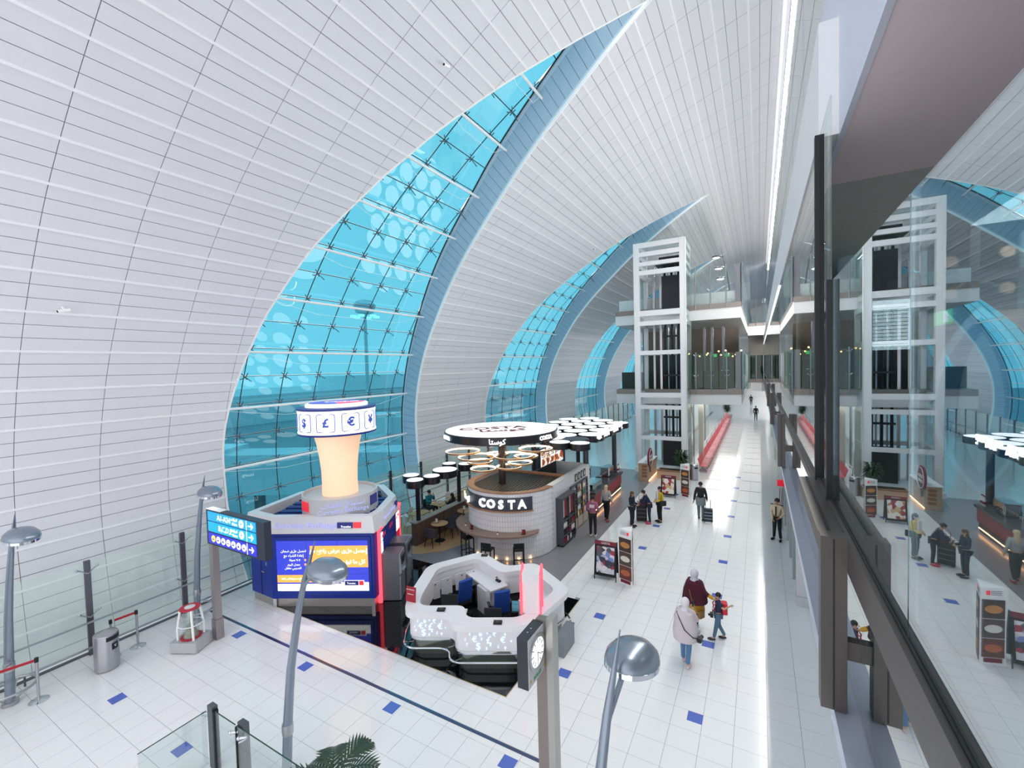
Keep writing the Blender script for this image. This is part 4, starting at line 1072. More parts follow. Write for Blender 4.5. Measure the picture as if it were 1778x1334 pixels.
BD = rounded(inset(OP, .10), .3); BI = rounded(inset(OP, .34), .26); PLn = rounded(inset(OP, .16), .3)
M_CW = mat('counter_white', '#f1eff2', .3, var=.01)
wb(ring(MB(), O2, I2, .98, 1.13), 'worktop', M_CW, CT, True)
wb(ring(MB(), BD, BI, .46, .98), 'body', M_CW, CT, True)
wb(ring(MB(), rounded(inset(OP, .09), .3), BI, .38, .46), 'chrome_band', M_CHROME, CT, True)
wb(ring(MB(), PLn, BI, .0, .38), 'mirror_plinth', mat('mirror_plinth', '#7d8480', .12, .8), CT, True)
FRl = rounded(inset(OP, -.05), .36)
wb(MB().tube([(x, y, .28) for x, y in FRl], .024, 8, True), 'foot_rail', M_CHROME, CT, True)
for i in range(0, len(FRl), 8): wb(MB().cyl((*FRl[i], .28), (*PLn[i], .2), .018, n=6), 'rail_stay', M_CHROME, CT)
# glowing symbols on the two front faces
M_GLOW = mat('glow_symbols', '#dfe8ff', .4, emit=.9, ecol='#aac4ff')
def outline_pt(P, a, b):
    q0, q1 = Vector(a), Vector(b); return q0, (q1-q0).normalized()
def cluster(a, b, off):
    q, d = outline_pt(None, a, b); L_ = (Vector(b)-Vector(a)).length; nrm = Vector((d.y, -d.x)); an = math.atan2(d.y, d.x)
    for s, u, z, sz in (('¥', .38, .92, .16), ('₹', .62, .92, .16), ('€', .28, .80, .2), ('£', .52, .78, .26), ('€', .76, .78, .2), ('$', .34, .63, .24), ('$', .2, .93, .08), ('€', .5, .95, .08), ('$', .8, .92, .08), ('£', .12, .8, .08), ('₹', .4, .8, .09), ('¥', .9, .75, .08), ('₹', .15, .68, .08), ('$', .48, .58, .09), ('¥', .55, .66, .09), ('£', .68, .62, .1), ('₹', .8, .58, .1)):
        p = q+d*L_*u+nrm*off; wtext(s, M_GLOW, CT, (p.x, p.y, z-.05), sz, an, ext=.003)
cluster((-7.63, 8.06), (-6.75, 8.52), -.065); cluster((-6.22, 8.16), (-4.98, 8.80), -.065)
# inside: desks, drawers, monitors, leaflets
M_DESK = mat('desk_white', '#eceaee', .4)
wb(MB().box((-7.25, 11.0, .78), (1.5, .6, .04), rz=-.45), 'desk_top', M_DESK, CT)
wb(MB().box((-7.0, 10.75, .38), (.5, .5, .74), rz=-.45), 'drawer_unit', M_DESK, CT)
for j in range(4): wb(MB().box((-6.93, 10.5, .16+.17*j), (.42, .02, .15), rz=-.45), 'drawer', M_CW, CT)
wb(MB().box((-5.35, 10.7, .78), (.9, .5, .04), rz=.9), 'desk_top', M_DESK, CT)
wb(MB().box((-5.5, 10.5, .38), (.5, .45, .74), rz=.9), 'drawer_unit', M_DESK, CT)
for j, (a, b) in enumerate(((-8.55, 10.0), (-8.4, 10.4), (-8.2, 10.85), (-8.0, 11.2))):
    wb(MB().box((a+.14, b-.02, .62), (.02, .36, .5), rz=-.48), 'cupboard_door', M_DESK, CT); wb(MB().ell((a+.17, b, .8), (.02, .02, .02), 6, 4), 'lock', M_BLACK, CT)
def small(name, label, cat, mb, m, loc, rz=0, **kw):
    t_ = mb.build(name, m, None, label=label, cat=cat); t_.location = loc; t_.rotation_euler = (0, 0, rz); return t_
def monitor(label, loc, rz):
    t_ = thing('monitor', label, 'monitor', loc, rz, 'monitors inside the white counter')
    MB().box((0, 0, .26), (.44, .03, .28)).build('screen', M_BLACK, t_); MB().box((0, .02, .06), (.05, .04, .12)).build('stand', M_BLACK, t_); MB().box((0, .02, .01), (.2, .14, .02)).build('foot', M_BLACK, t_)
monitor('black monitor behind the left front of the white counter', (-7.25, 9.2, .75), .45); monitor('black monitor behind the right front of the white counter', (-5.85, 9.15, .75), .42)
wb(MB().box((-7.2, 9.05, .72), (1.0, .4, .04), rz=.45), 'desk_top', M_DESK, CT); wb(MB().box((-5.8, 9.05, .72), (1.2, .4, .04), rz=.43), 'desk_top', M_DESK, CT)
for lb, loc in (('dark card terminal on the white counter, left front', (-6.98, 8.52, 1.13)), ('dark card terminal on the white counter, right front', (-5.42, 8.68, 1.13)), ('dark card terminal on the white counter, at the back corner', (-7.75, 11.72, 1.13))):
    t_ = thing('card_terminal', lb, 'card terminal', loc, .45, 'card terminals'); MB().box((0, 0, .015), (.2, .15, .03)).build('tray', M_BLACK, t_); MB().box((0, .0, .035), (.12, .1, .012)).build('screen', mat('tray_brown', '#4a3d36', .3), t_)
t_ = thing('desk_phone', 'black desk phone on the white desk inside the counter', 'phone', (-6.8, 11.05, .8), -.4)
MB().box((0, 0, .03), (.18, .18, .05), rx=.2).build('body', M_BLACK, t_); MB().tube([(-.08, -.06, .08), (-.09, 0, .11), (-.08, .08, .08)], .02, 6).build('handset', M_BLACK, t_); MB().cyl((.05, .05, .05), (.05, .05, .22), .008, n=5).build('antenna', M_BLACK, t_)
M_CBLUE = mat('chair_blue', '#15469c', .7)
def office_chair(label, loc, rz):
    t_ = thing('office_chair', label, 'office chair', loc, rz, 'blue office chairs')
    MB().rbox((0, 0, .48), (.48, .46, .09), .1).build('seat', mat('chair_black', '#1c1d22', .7), t_)
    b = MB().rbox((0, 0, 0), (.44, .09, .62), .04).build('backrest', M_CBLUE, t_); b.location = (0, .24, .86); b.rotation_euler = (-.15, 0, 0)
    MB().cyl((0, 0, .1), (0, 0, .45), .03, n=10).build('gas_lift', M_BLACK, t_)
    for i in range(5):
        a = 2*PI*i/5; MB().cyl((0, 0, .1), (.28*math.cos(a), .28*math.sin(a), .06), .025, .018, n=6).ell((.28*math.cos(a), .28*math.sin(a), .035), (.035, .035, .035), 6, 4).build('foot_star', M_BLACK, t_)
    for s in (-1, 1): MB().tube([(.25*s, .05, .46), (.3*s, .05, .5), (.3*s, .03, .68)], .018, 6).box((.3*s, -.02, .7), (.07, .26, .035)).build('armrest', M_BLACK, t_)
office_chair('blue office chair inside the counter, left one', (-7.55, 10.15, 0), -2.0); office_chair('blue office chair inside the counter, right one by the pink lit panel', (-6.25, 10.15, 0), -2.35)
# pink lit information totem standing on the counter
TT = thing('lit_totem', 'white totem with pink neon edges and a poster on the white counter', 'totem', (-4.95, 9.55, 1.13))
an = math.radians(20)
def tt(x, y, z): return (x*math.cos(an)-y*math.sin(an)-4.95, x*math.sin(an)+y*math.cos(an)+9.55, z)
wb(MB().box(tt(0, 0, 1.62), (.42, .34, .98), rz=an), 'body', M_CW, TT)
for x in (-.24, .24):
    P = [(-.2, 1.13), (-.2, 1.85), (-.1, 2.02), (.2, 2.2), (.2, 1.13)]
    wb(MB().tube([tt(x, y, z) for y, z in P], .03, 8), 'neon_edge', M_NEON, TT, True)
wb(MB().box(tt(.225, 0, 1.62), (.01, .26, .85), rz=an), 'poster', mat('poster_blue', '#7f8fe6', .4, emit=.6), TT)
wb(MB().box(tt(.235, 0, 1.85), (.008, .22, .2), rz=an), 'poster_block', mat('poster_yellow', '#f0d98c', .4, emit=.6), TT)
wb(MB().box(tt(.235, 0, 1.5), (.008, .2, .22), rz=an), 'poster_block', M_LNAVY, TT)
t_ = thing('leaflet_rack', 'clear rack of blue leaflets at the foot of the pink lit totem', 'leaflet rack', (-5.28, 9.3, 1.13), .45)
MB().box((0, 0, .1), (.2, .1, .2)).build('holder', M_CLEAR, t_); MB().box((0, .0, .14), (.16, .04, .24)).build('leaflets', mat('leaflet_blue', '#4a9fb6', .5), t_)
t_ = thing('notice_board', 'small dark red notice standing on the left end of the white counter', 'notice', (-7.95, 8.5, 1.13), .1)
MB().box((0, 0, .19), (.3, .015, .38), rx=-.12).build('plate', mat('notice_red', '#a5182f', .4), t_)
text('NO REFUNDS', M_PRW, t_, (0, -.02, .32), .04, ext=.002)
for i in range(3): MB().box((0, -.018+.012*i, .2-.05*i), (.18, .004, .012), rx=-.12).build('print_line', M_PRW, t_)
small('grey_cabinet', 'low grey metal cabinet against the right end of the white counter', 'cabinet', MB().bb(-.1, .1, -.35, .35, 0, .5).bb(-.11, .11, -.36, .36, .5, .53), mat('cabinet_grey', '#7d858c', .4), (-4.30, 10.1, 0))
# ------------------------------------------------------------------ coffee bar: white tiled drum
DX, DY, DR = -8.85, 15.55, 1.8
XW = DX+DR
WH = 2.5
CF = thing('coffee_bar', 'white tiled round-ended coffee bar with lit COSTA letters', 'coffee bar', (DX, DY+1, 0))
M_CTILE = mat('white_wall_tile', '#efedf0', .2, var=.05, scale=5)
M_CGRT = mat('tile_grout', '#b9b6bb', .7)
M_OAK = mat('oak_trim', '#a9795a', .45, var=.12, scale=6)
M_CGREY = mat('cafe_grey', '#4b4e55', .5)
def arcp(r, n=28): return [(DX+r*math.cos(PI+PI*i/n), DY+r*math.sin(PI+PI*i/n)) for i in range(n+1)]
outer = arcp(DR-.02)+[(XW-.02, 19.95), (XW-.25, 19.95)]+[(DX+(DR-.25)*math.cos(2*PI-PI*i/28), DY+(DR-.25)*math.sin(2*PI-PI*i/28)) for i in range(29)]+[(DX-DR+.25, 18.2), (DX-DR+.02, 18.2)]
wm = MB()
nn_ = len(outer)
wm.add([(x, y, 0) for x, y in outer]+[(x, y, WH) for x, y in outer], [(i, (i+1) % nn_, (i+1) % nn_+nn_, i+nn_) for i in range(nn_)])
io = arcp(DR-.02); ii = [(DX+(DR-.25)*math.cos(PI+PI*i/28), DY+(DR-.25)*math.sin(PI+PI*i/28)) for i in range(29)]
wm.add([(x, y, WH) for x, y in io+ii], [(i, i+1, 29+i+1, 29+i) for i in range(28)])
wm.bb(XW-.25, XW-.02, DY, 19.95, WH-.01, WH); wm.bb(DX-DR+.02, DX-DR+.25, DY, 18.2, WH-.01, WH)
wb(wm, 'wall', M_CGRT, CF)
tl = MB(); tw_, th_ = .098, .205
def tile_at(p, t, n, z0, z1, w):
    a, b = p-t*w/2, p+t*w/2; o = n*.012
    V = [(*(a), z0), (*(b), z0), (*(b), z1), (*(a), z1)]; U = [(*(a+o), z0), (*(b+o), z0), (*(b+o), z1), (*(a+o), z1)]
    tl.add(V+U, [(4, 5, 6, 7), (0, 1, 5, 4), (1, 2, 6, 5), (2, 3, 7, 6), (3, 0, 4, 7)])
na = int(PI*DR/tw_)
for r_ in range(12):
    z0, z1 = r_*th_+.03, (r_+1)*th_+.018
    for i in range(na):
        a = PI+PI*(i+.5)/na
        if 1.78 < (z0+z1)/2 < 2.38 and math.radians(178) < a < math.radians(322): continue
        n = Vector((math.cos(a), math.sin(a))); tile_at(Vector((DX, DY))+n*(DR-.02), Vector((-n.y, n.x)), n, z0, z1, tw_-.008)
for r_ in range(24):
    z0, z1 = r_*.1025+.03, (r_+1)*.1025+.024
    for i in range(22):
        y = DY+.1+.2*(i+(.5 if r_ % 2 else 0))
        if y > 19.85: continue
        if 17.35 < y < 19.45 and z1 < 1.95: continue
        tile_at(Vector((XW-.02, y)), Vector((0, 1)), Vector((1, 0)), z0, z1, .192)
wb(tl, 'wall_tiles', M_CTILE, CF, kind='stuff')
wb(MB().arc_slab((DX, DY), DR-.02, DR+.02, 1.86, 2.36, math.radians(176), math.radians(324), 36), 'sign_band', mat('sign_band', '#3b3f49', .5), CF)
wb(MB().arc_slab((DX, DY), DR, DR+.10, 1.83, 1.86, math.radians(176), math.radians(324), 36), 'sign_sill', M_OAK, CF)
wb(MB().arc_slab((DX, DY), DR-.25, DR+.02, WH, WH+.03, PI, 2*PI, 36), 'wood_coping', M_OAK, CF)
wb(MB().bb(XW-.25, XW+.0, DY, 19.95, WH, WH+.03), 'white_coping', M_WHITE, CF); wb(MB().bb(DX-DR, DX-DR+.25, DY, 18.2, WH, WH+.03), 'wood_coping', M_OAK, CF)
M_LIT = mat('lit_letters', '#ffffff', .4, emit=1.6)
for i, ch in enumerate('COSTA'):
    a = math.radians(262+12.2*i)
    wtext(ch, M_LIT, CF, (DX+(DR+.06)*math.cos(a), DY+(DR+.06)*math.sin(a), 2.11), .44, a+PI/2, ext=.03, bold=.012)
a = math.radians(229); wtext(arab('كوستا'), M_LIT, CF, (DX+(DR+.09)*math.cos(a), DY+(DR+.09)*math.sin(a), 2.11), .34, a+PI/2, ext=.02, bold=.006)
# wood shelf with small things, corrugated roof, void
sh = []
for i in range(31):
    a = math.radians(186+(332-186)*i/30); r = DR+.02+.58*math.sin(PI*min(1, max(0, i/30)))**.45
    sh.append((DX+r*math.cos(a), DY+r*math.sin(a)))
inn = [(DX+DR*math.cos(math.radians(186+(332-186)*i/30)), DY+DR*math.sin(math.radians(186+(332-186)*i/30))) for i in range(30, -1, -1)]
wb(MB().prism(sh+inn, 1.02, 1.08), 'shelf', mat('shelf_wood', '#8f7468', .4, var=.1), CF)
rf = MB(); N_ = 46
for i in range(N_):
    x0 = DX-DR+.25+(2*DR-.5)*i/N_; x1 = DX-DR+.25+(2*DR-.5)*(i+1)/N_
    xm = (x0+x1)/2-DX; y0 = DY-math.sqrt(max(.01, (DR-.26)**2-xm*xm))
    zt = WH-.1+(.03 if i % 2 else 0)
    rf.bb(x0, x1, y0, 17.4, zt-.03, zt)
wb(rf, 'corrugated_roof', mat('roof_grey', '#5a5550', .5, .3), CF)
wb(MB().bb(DX-DR+.1, XW-.25, 17.38, 17.5, WH-.1, WH+.02), 'roof_edge', M_OAK, CF)
wb(MB().bb(DX+.1, XW-.3, 17.6, 19.8, 1.7, 1.75), 'void_floor', M_CGREY, CF)
wb(MB().bb(DX+.05, DX+.12, 17.5, 19.9, 1.7, WH+.02), 'void_wall', M_CGREY, CF); wb(MB().bb(DX+.1, XW-.2, 19.8, 19.93, 0, WH+.02), 'end_wall', M_WHITE, CF)
wb(MB().bb(DX+.1, XW-.25, 17.5, 17.56, 1.7, WH), 'void_wall', M_CGREY, CF)
wb(MB().bb(XW-.28, XW-.25, 17.5, 19.9, 1.7, WH), 'void_wall', M_CGREY, CF)
for i in range(4):
    y = 18.1+.36*i
    o = wb(MB().bb(XW+.0, XW+.012, y-.12, y+.12, 2.1, 2.42), 'pictogram_plate', M_BLACK, CF)
    wb(MB().bb(XW+.012, XW+.016, y-.045, y+.045, 2.15, 2.3).bb(XW+.012, XW+.016, y-.03, y+.03, 2.31, 2.36), 'pictogram', M_PRW, CF)
for i in range(6):
    a = math.radians(250+14*i); wb(MB().ell((DX+(DR+.03)*math.cos(a), DY+(DR+.03)*math.sin(a), .08), (.03, .03, .03), 8, 5), 'floor_spot', mat('warm_spot', '#ffd9a0', .4, emit=8, ecol='#ffc880'), CF)
# display fridge let into the wall
FD = thing('display_fridge', 'open chilled display with rows of colourful food in the tiled wall', 'fridge', (XW, 18.4, 0))
wb(MB().bb(XW-.24, XW-.2, 17.4, 19.4, .05, 1.95), 'back', mat('fridge_back', '#d8d2c8', .5, emit=.25), FD)
for z in (.5, .78, 1.06, 1.34, 1.62): wb(MB().bb(XW-.24, XW+.05, 17.42, 19.38, z-.02, z), 'shelf', M_STEEL, FD)
wb(MB().bb(XW-.05, XW+.06, 17.38, 19.42, .04, .48), 'lower_panel', mat('fridge_panel', '#c9bba8', .5), FD)
for y in (17.36, 18.05, 18.73, 19.40): wb(MB().bb(XW-.1, XW+.07, y, y+.04, .04, 1.98), 'frame', M_CGREY, FD)
wb(MB().bb(XW-.1, XW+.07, 17.36, 19.44, 1.95, 2.02), 'head', M_CGREY, FD)
FCOL = [mat('food_%d' % i, c, .5, emit=.15) for i, c in enumerate(('#e8e2d6', '#d8b23c', '#7a2a24', '#d9d9e0', '#3a6b3c', '#e07a3a', '#402a22', '#f0e4b0'))]
rnd = random.Random(11)
fm_ = {}
for zi, z in enumerate((.5, .78, 1.06, 1.34, 1.62)):
    for j in range(11):
        y = 17.53+.17*j+rnd.uniform(-.01, .01); k_ = rnd.randrange(8); h_ = .12+.09*(rnd.random())
        me = MB().rbox((0, 0, h_/2), (.11, .12, h_), .02).mesh('food_pack', FCOL[k_])
        link('food_pack', me, None, (XW-.06, y, z), '%s packed snack, %s from the left on the %s shelf of the chilled display' % (('pale', 'yellow', 'dark red', 'light grey', 'green', 'orange', 'dark brown', 'cream')[k_], ('first', 'second', 'third', 'fourth', 'fifth', 'sixth', 'seventh', 'eighth', 'ninth', 'tenth', 'eleventh')[j], ('lowest', 'second', 'middle', 'fourth', 'top')[zi]), 'food pack', 'packed snacks in the chilled display')
# grey merchandise rack
RK = thing('merchandise_rack', 'tall dark grey rack of red and white coffee packs beside the tiled drum', 'rack', (XW+.16, 16.45, 0))
wb(MB().bb(XW+.0, XW+.30, 15.88, 15.92, .08, 1.92), 'side', M_CGREY, RK); wb(MB().bb(XW, XW+.3, 17.2, 17.24, .08, 1.92), 'side', M_CGREY, RK)
wb(MB().bb(XW, XW+.32, 15.86, 17.26, 1.9, 1.95), 'top', M_CGREY, RK); wb(MB().bb(XW, XW+.03, 15.9, 17.22, .08, 1.9), 'back', M_CGREY, RK)
wb(MB().bb(XW+.02, XW+.3, 16.53, 16.57, .08, 1.9), 'divider', M_CGREY, RK)
for z in (.12, .42, .72, 1.02): wb(MB().bb(XW+.02, XW+.3, 15.92, 17.2, z-.03, z), 'shelf', M_CGREY, RK)
for y0, y1 in ((15.95, 16.5), (16.6, 17.17)):
    wb(MB().bb(XW+.2, XW+.22, y0, y0+.25, 1.12, 1.85), 'poster', mat('rack_poster', '#cfcbc6', .5, var=.3, scale=9), RK)
    wb(MB().bb(XW+.2, XW+.22, y0+.28, y1, 1.12, 1.85), 'poster', mat('rack_poster2', '#8a3038', .5, var=.4, scale=9), RK)
for x in (XW+.04, XW+.26):
    for y in (15.95, 17.17): wb(MB().cyl((x, y, 0), (x, y, .08), .02, n=6), 'foot', M_BLACK, RK)
PK = [mat('pack_red', '#8c1f2c', .5), mat('pack_white', '#e9e6e4', .5), mat('pack_black', '#27242a', .5)]
pk_me = [MB().rbox((0, 0, .095), (.13, .09, .19), .015).mesh('coffee_pack', m) for m in PK]
for zi, z in enumerate((.12, .42, .72)):
    for j in range(11):
        y = 15.98+.115*j
        if 16.48 < y < 16.63: continue
        k_ = (zi*2+j//4) % 3
        link('coffee_pack', pk_me[k_], None, (XW+.2, y, z), '%s coffee pack, %s from the left on the %s shelf of the grey rack' % (('dark red', 'white', 'black')[k_], ('first', 'second', 'third', 'fourth', 'fifth', 'sixth', 'seventh', 'eighth', 'ninth', 'tenth', 'eleventh')[j], ('lowest', 'middle', 'upper')[zi]), 'coffee pack', 'coffee packs on the grey rack')
# ------------------------------------------------------------------ round canopy on a column, ring pendants
CX, CY = -9.2, 15.4
CN = thing('canopy_disc', 'large round white lit canopy with black COSTA rim on a column', 'canopy', (CX, CY, WH))
M_CBLK = mat('canopy_black', '#2b2a30', .25, .3)
M_CTOP = mat('canopy_top', '#ffffff', .4, emit=.7)
wb(MB().cyl((CX, CY, WH-.1), (CX, CY, 4.4), .15, n=20), 'column', mat('column_dark', '#3d3434', .3, .5), CN, True)
wb(MB().lathe([(0, 4.36), (2.26, 4.36), (2.3, 4.38), (2.3, 4.66), (2.26, 4.68)], (CX, CY, 0), n=56), 'rim', M_CBLK, CN, True)
wb(MB().lathe([(2.25, 4.66), (2.25, 4.69), (0, 4.70)], (CX, CY, 0), n=56), 'light_top', M_CTOP, CN, True)
M_CRED = mat('costa_red', '#7a1230', .5)
wtext('COSTA', M_CRED, CN, (CX-.35, CY-.1, 4.71), .85, math.radians(38), 0.0, ext=.004, bold=.02)
wtext(arab('كوستا'), M_CRED, CN, (CX+.35, CY-.5, 4.71), .8, math.radians(38), 0.0, ext=.004, bold=.02)
for da, s in ((-66, 'COSTA'), (-4, None), (46, 'COSTA'), (84, 'COSTA')):
    a = math.radians(-59+da)
    wtext(s or arab('كوستا'), M_LIT, CN, (CX+2.31*math.cos(a), CY+2.31*math.sin(a), 4.52), .22 if s else .26, a+PI/2, ext=.012, bold=.004)
M_RING = mat('ring_light', '#fff4e6', .4, emit=3.2, ecol='#ffe6c4')
M_RINGF = mat('ring_frame', '#b98a5c', .3, .6)
rdef = [(-11.0, 15.2, 3.66, .72), (-10.2, 15.1, 3.5, .78), (-8.55, 15.2, 3.66, .78), (-7.75, 15.6, 3.92, .66), (-10.35, 15.5, 3.22, .52), (-8.3, 15.3, 3.38, .48), (-9.85, 15.0, 3.06, .52), (-8.75, 15.2, 3.2, .5), (-9.9, 16.2, 3.45, .5), (-8.4, 16.0, 3.5, .48)]
for i, (x, y, z, r) in enumerate(rdef):
    t_ = thing('ring_pendant', ('large' if r > .6 else 'small')+' glowing ring pendant under the round canopy, ' + ('far left', 'second from the left', 'right of the column', 'far right', 'left of the column and low', 'right of the column and low', 'lowest on the left', 'lowest on the right', 'behind the column on the left', 'behind the column on the right')[i], 'pendant light', (x, y, z), group='ring pendants')
    MB().lathe([(r-.02, -.03), (r+.02, -.03), (r+.02, .03), (r-.02, .03), (r-.02, -.03)], n=32).build('ring', M_RING, t_, True)
    MB().lathe([(r+.021, -.035), (r+.026, -.035), (r+.026, .035), (r+.021, .035), (r+.021, -.035)], n=32).build('rim', M_RINGF, t_, True)
    for k_ in range(3):
        a = 2*PI*k_/3+.5; MB().cyl((r*math.cos(a), r*math.sin(a), .03), (r*.2*math.cos(a), r*.2*math.sin(a), 4.37-z), .006, n=4).build('wire', M_RINGF, t_)
# ------------------------------------------------------------------ array of disc canopies over the service counter
cdef = [(-7.54, 17.54, .47), (-6.64, 17.6, .44), (-7.2, 18.55, .62), (-8.3, 18.5, .62)]
for xx, (x, y0, n_c) in enumerate(((-7.0, 20.05, 4), (-8.1, 19.4, 5), (-9.2, 20.15, 5), (-10.3, 20.9, 4))):
    for q in range(n_c): cdef.append((x, y0+1.5*q, .62, xx, q))
cdef = [c if len(c) == 5 else (*c, 0, 0) for c in cdef]
for i, (x, y, r, xx, q) in enumerate(cdef):
    if i < 4: lb = ('small disc canopy, nearest of the cluster on the left', 'small disc canopy, nearest of the cluster on the right', 'dark topped disc canopy behind the two small nearest ones', 'disc canopy beside the dark topped one, close to the large round canopy')[i]
    else:
        lb = 'white lit disc canopy, %s from the front in the %s row from the lettering side' % (('first', 'second', 'third', 'fourth', 'fifth')[q], ('first', 'second', 'third', 'fourth')[xx])
    t_ = thing('disc_canopy', lb, 'canopy', (x, y, 3.6), group='disc canopies over the coffee counter')
    MB().lathe([(0, .02), (r-.02, .02), (r, .04), (r, .28), (r-.03, .30)], n=28).build('rim', M_CBLK, t_, True)
    MB().lathe([(r-.03, .29), (r-.03, .31), (0, .315)], n=28).build('light_top', M_CTOP if i != 2 else M_CGREY, t_, True)
FRM = thing('canopy_support', 'dark pillars and beams carrying the disc canopies', 'canopy support', (-8.6, 22, 0))
for x, y, zb_ in ((-7.2, 19.83, 2.53), (-7.4, 25.2, 0), (-10.2, 20.3, 0), (-10.1, 26.4, 0)): wb(MB().cyl((x, y, zb_), (x, y, 3.58), .13, n=14), 'pillar', mat('pillar_dark', '#55555c', .3, .5), FRM, True)
wb(MB().bb(-10.4, -7.3, 20.2, 20.3, 3.5, 3.6).bb(-10.4, -7.3, 25.4, 25.5, 3.5, 3.6), 'beam', M_CGREY, FRM)
LTR = thing('letter_sign', 'white lit COSTA COFFEE letters along the edge of the disc canopies', 'sign', (-6.45, 21.4, 3.6))
wb(MB().bb(-6.52, -6.48, 19.4, 23.5, 3.62, 3.68), 'letter_rail', M_CBLK, LTR)
for i, ch in enumerate('COSTA COFFEE'):
    if ch != ' ': wtext(ch, M_LIT, LTR, (-6.45, 19.55+.345*i, 3.93), .52, PI/2, ext=.04, bold=.015)
wb(MB().bb(-7.0, -6.5, 19.5, 19.55, 3.6, 3.66).bb(-7.0, -6.5, 23.3, 23.35, 3.6, 3.66), 'letter_bracket', M_CBLK, LTR)
# ------------------------------------------------------------------ service counter
SV = thing('service_counter', 'red fronted coffee service counter with a dark top', 'counter', (-7.3, 22.2, 0))
wb(MB().bb(-7.6, -6.92, 19.97, 24.7, 0.18, .42), 'lower_panel', mat('counter_wood', '#6b4a3c', .5), SV)
wb(MB().bb(-7.6, -6.88, 19.97, 24.75, .42, 1.0), 'front_panel', mat('counter_red', '#a3202c', .35), SV)
wb(MB().bb(-7.75, -6.80, 19.97, 24.8, 1.0, 1.1), 'worktop', mat('counter_top', '#3b3a40', .3), SV)
wb(MB().bb(-7.55, -6.95, 19.97, 24.7, .0, .18), 'plinth', M_CGREY, SV)
wb(MB().bb(-6.93, -6.915, 19.97, 24.7, .15, .17), 'glow_strip', mat('warm_strip', '#ffd2a0', .4, emit=12, ecol='#ffb878'), SV)
BK = thing('back_bar', 'back bar with stacked cups behind the coffee counter', 'counter', (-9.3, 23.2, 0))
wb(MB().bb(-9.6, -9.0, 21.9, 25.6, 0, .95), 'body', M_CGREY, BK); wb(MB().bb(-9.65, -8.95, 21.85, 25.65, .95, 1.0), 'worktop', M_STEEL, BK)
MN = thing('menu_board', 'row of lit menu boards with food pictures above the coffee bar', 'menu board', (-9.2, 20.4, 2.2))
wb(MB().bb(-9.25, -9.2, 19.0, 21.8, 2.15, 3.2), 'frame', M_CGREY, MN)
wb(MB().bb(-9.3, -9.2, 18.75, 18.95, 0, 3.3), 'post', M_CGREY, MN); wb(MB().bb(-9.3, -9.2, 21.9, 22.1, 0, 3.3), 'post', M_CGREY, MN)
def poster_mat(name, base, cols, scale=6, emit=.5):
    if name in MATS: return MATS[name]
    m = mat(name, base, .4); nt = m.node_tree; b = nt.nodes['Principled BSDF']
    vo = nt.nodes.new('ShaderNodeTexVoronoi'); vo.inputs['Scale'].default_value = scale
    tc = nt.nodes.new('ShaderNodeTexCoord'); nt.links.new(tc.outputs['Object'], vo.inputs['Vector'])
    cr = nt.nodes.new('ShaderNodeValToRGB'); cr.color_ramp.interpolation = 'CONSTANT'
    sx = nt.nodes.new('ShaderNodeSeparateColor'); nt.links.new(vo.outputs['Color'], sx.inputs[0]); nt.links.new(sx.outputs[0], cr.inputs[0])
    el = cr.color_ramp.elements
    while len(el) < len(cols): el.new(.5)
    for i, c in enumerate(cols): el[i].position = i/len(cols); el[i].color = (*lin(c), 1)
    nt.links.new(cr.outputs[0], b.inputs['Base Color']); 
    if emit: nt.links.new(cr.outputs[0], b.inputs['Emission Color']); b.inputs['Emission Strength'].default_value = emit
    return m
M_MENU = poster_mat('menu_print', '#ffffff', ('#ffffff', '#f6e9e4', '#b5502f', '#ffffff', '#7a2333', '#f2f2f6', '#d9a76a'), 7, .8)
for i in range(5):
    y0 = 19.05+.55*i; p_ = wb(MB().bb(-9.2, -9.185, y0, y0+.52, 2.2, 3.15), 'menu_panel', M_MENU, MN)
    wb(MB().cyl((-9.185, y0+.26, 2.5), (-9.18, y0+.26, 2.5), .15, n=16), 'dish_picture', mat('dish', '#b5622f', .5, emit=.4, var=.4), MN)
    for j in range(4): wb(MB().bb(-9.185, -9.18, y0+.06, y0+.46, 2.76+.09*j, 2.79+.09*j), 'print_line', mat('print_dark', '#4a4a55', .5), MN)
# machines and cups
t_ = thing('espresso_machine', 'chrome espresso machine on the coffee counter', 'coffee machine', (-7.35, 23.6, 1.1))
MB().rbox((0, 0, .25), (.5, .9, .4), .05).build('body', M_CHROME, t_); MB().box((0, 0, .47), (.46, .86, .04)).build('cup_rail', M_STEEL, t_); MB().bb(-.2, .2, -.4, .4, 0, .06).build('drip_tray', M_BLACK, t_)
for y in (-.25, 0, .25): MB().cyl((.28, y, .2), (.36, y, .18), .03, n=8).build('group_head', M_BLACK, t_)
for i, (x, y, lb) in enumerate(((-7.45, 24.4, 'black coffee grinder at the far end of the counter'), (-7.3, 21.9, 'black till on the coffee counter'), (-7.2, 20.6, 'black card reader stand on the coffee counter near the tiled wall'))):
    t_ = thing(('coffee_grinder', 'till', 'card_reader')[i], lb, ('grinder', 'till', 'card reader')[i], (x, y, 1.1))
    MB().rbox((0, 0, .14), (.22, .24, .28), .03).build('body', M_BLACK, t_); MB().lathe([(.05, .28), (.1, .5), (.08, .52)] if i == 0 else [(.1, .28), (.1, .3), (.02, .31)], n=12).build('hopper' if i == 0 else 'top', M_CLEAR if i == 0 else M_DSTEEL, t_)
DC = thing('cake_case', 'glass cake case on the counter next to the tiled wall', 'display case', (-7.25, 20.4, 0))
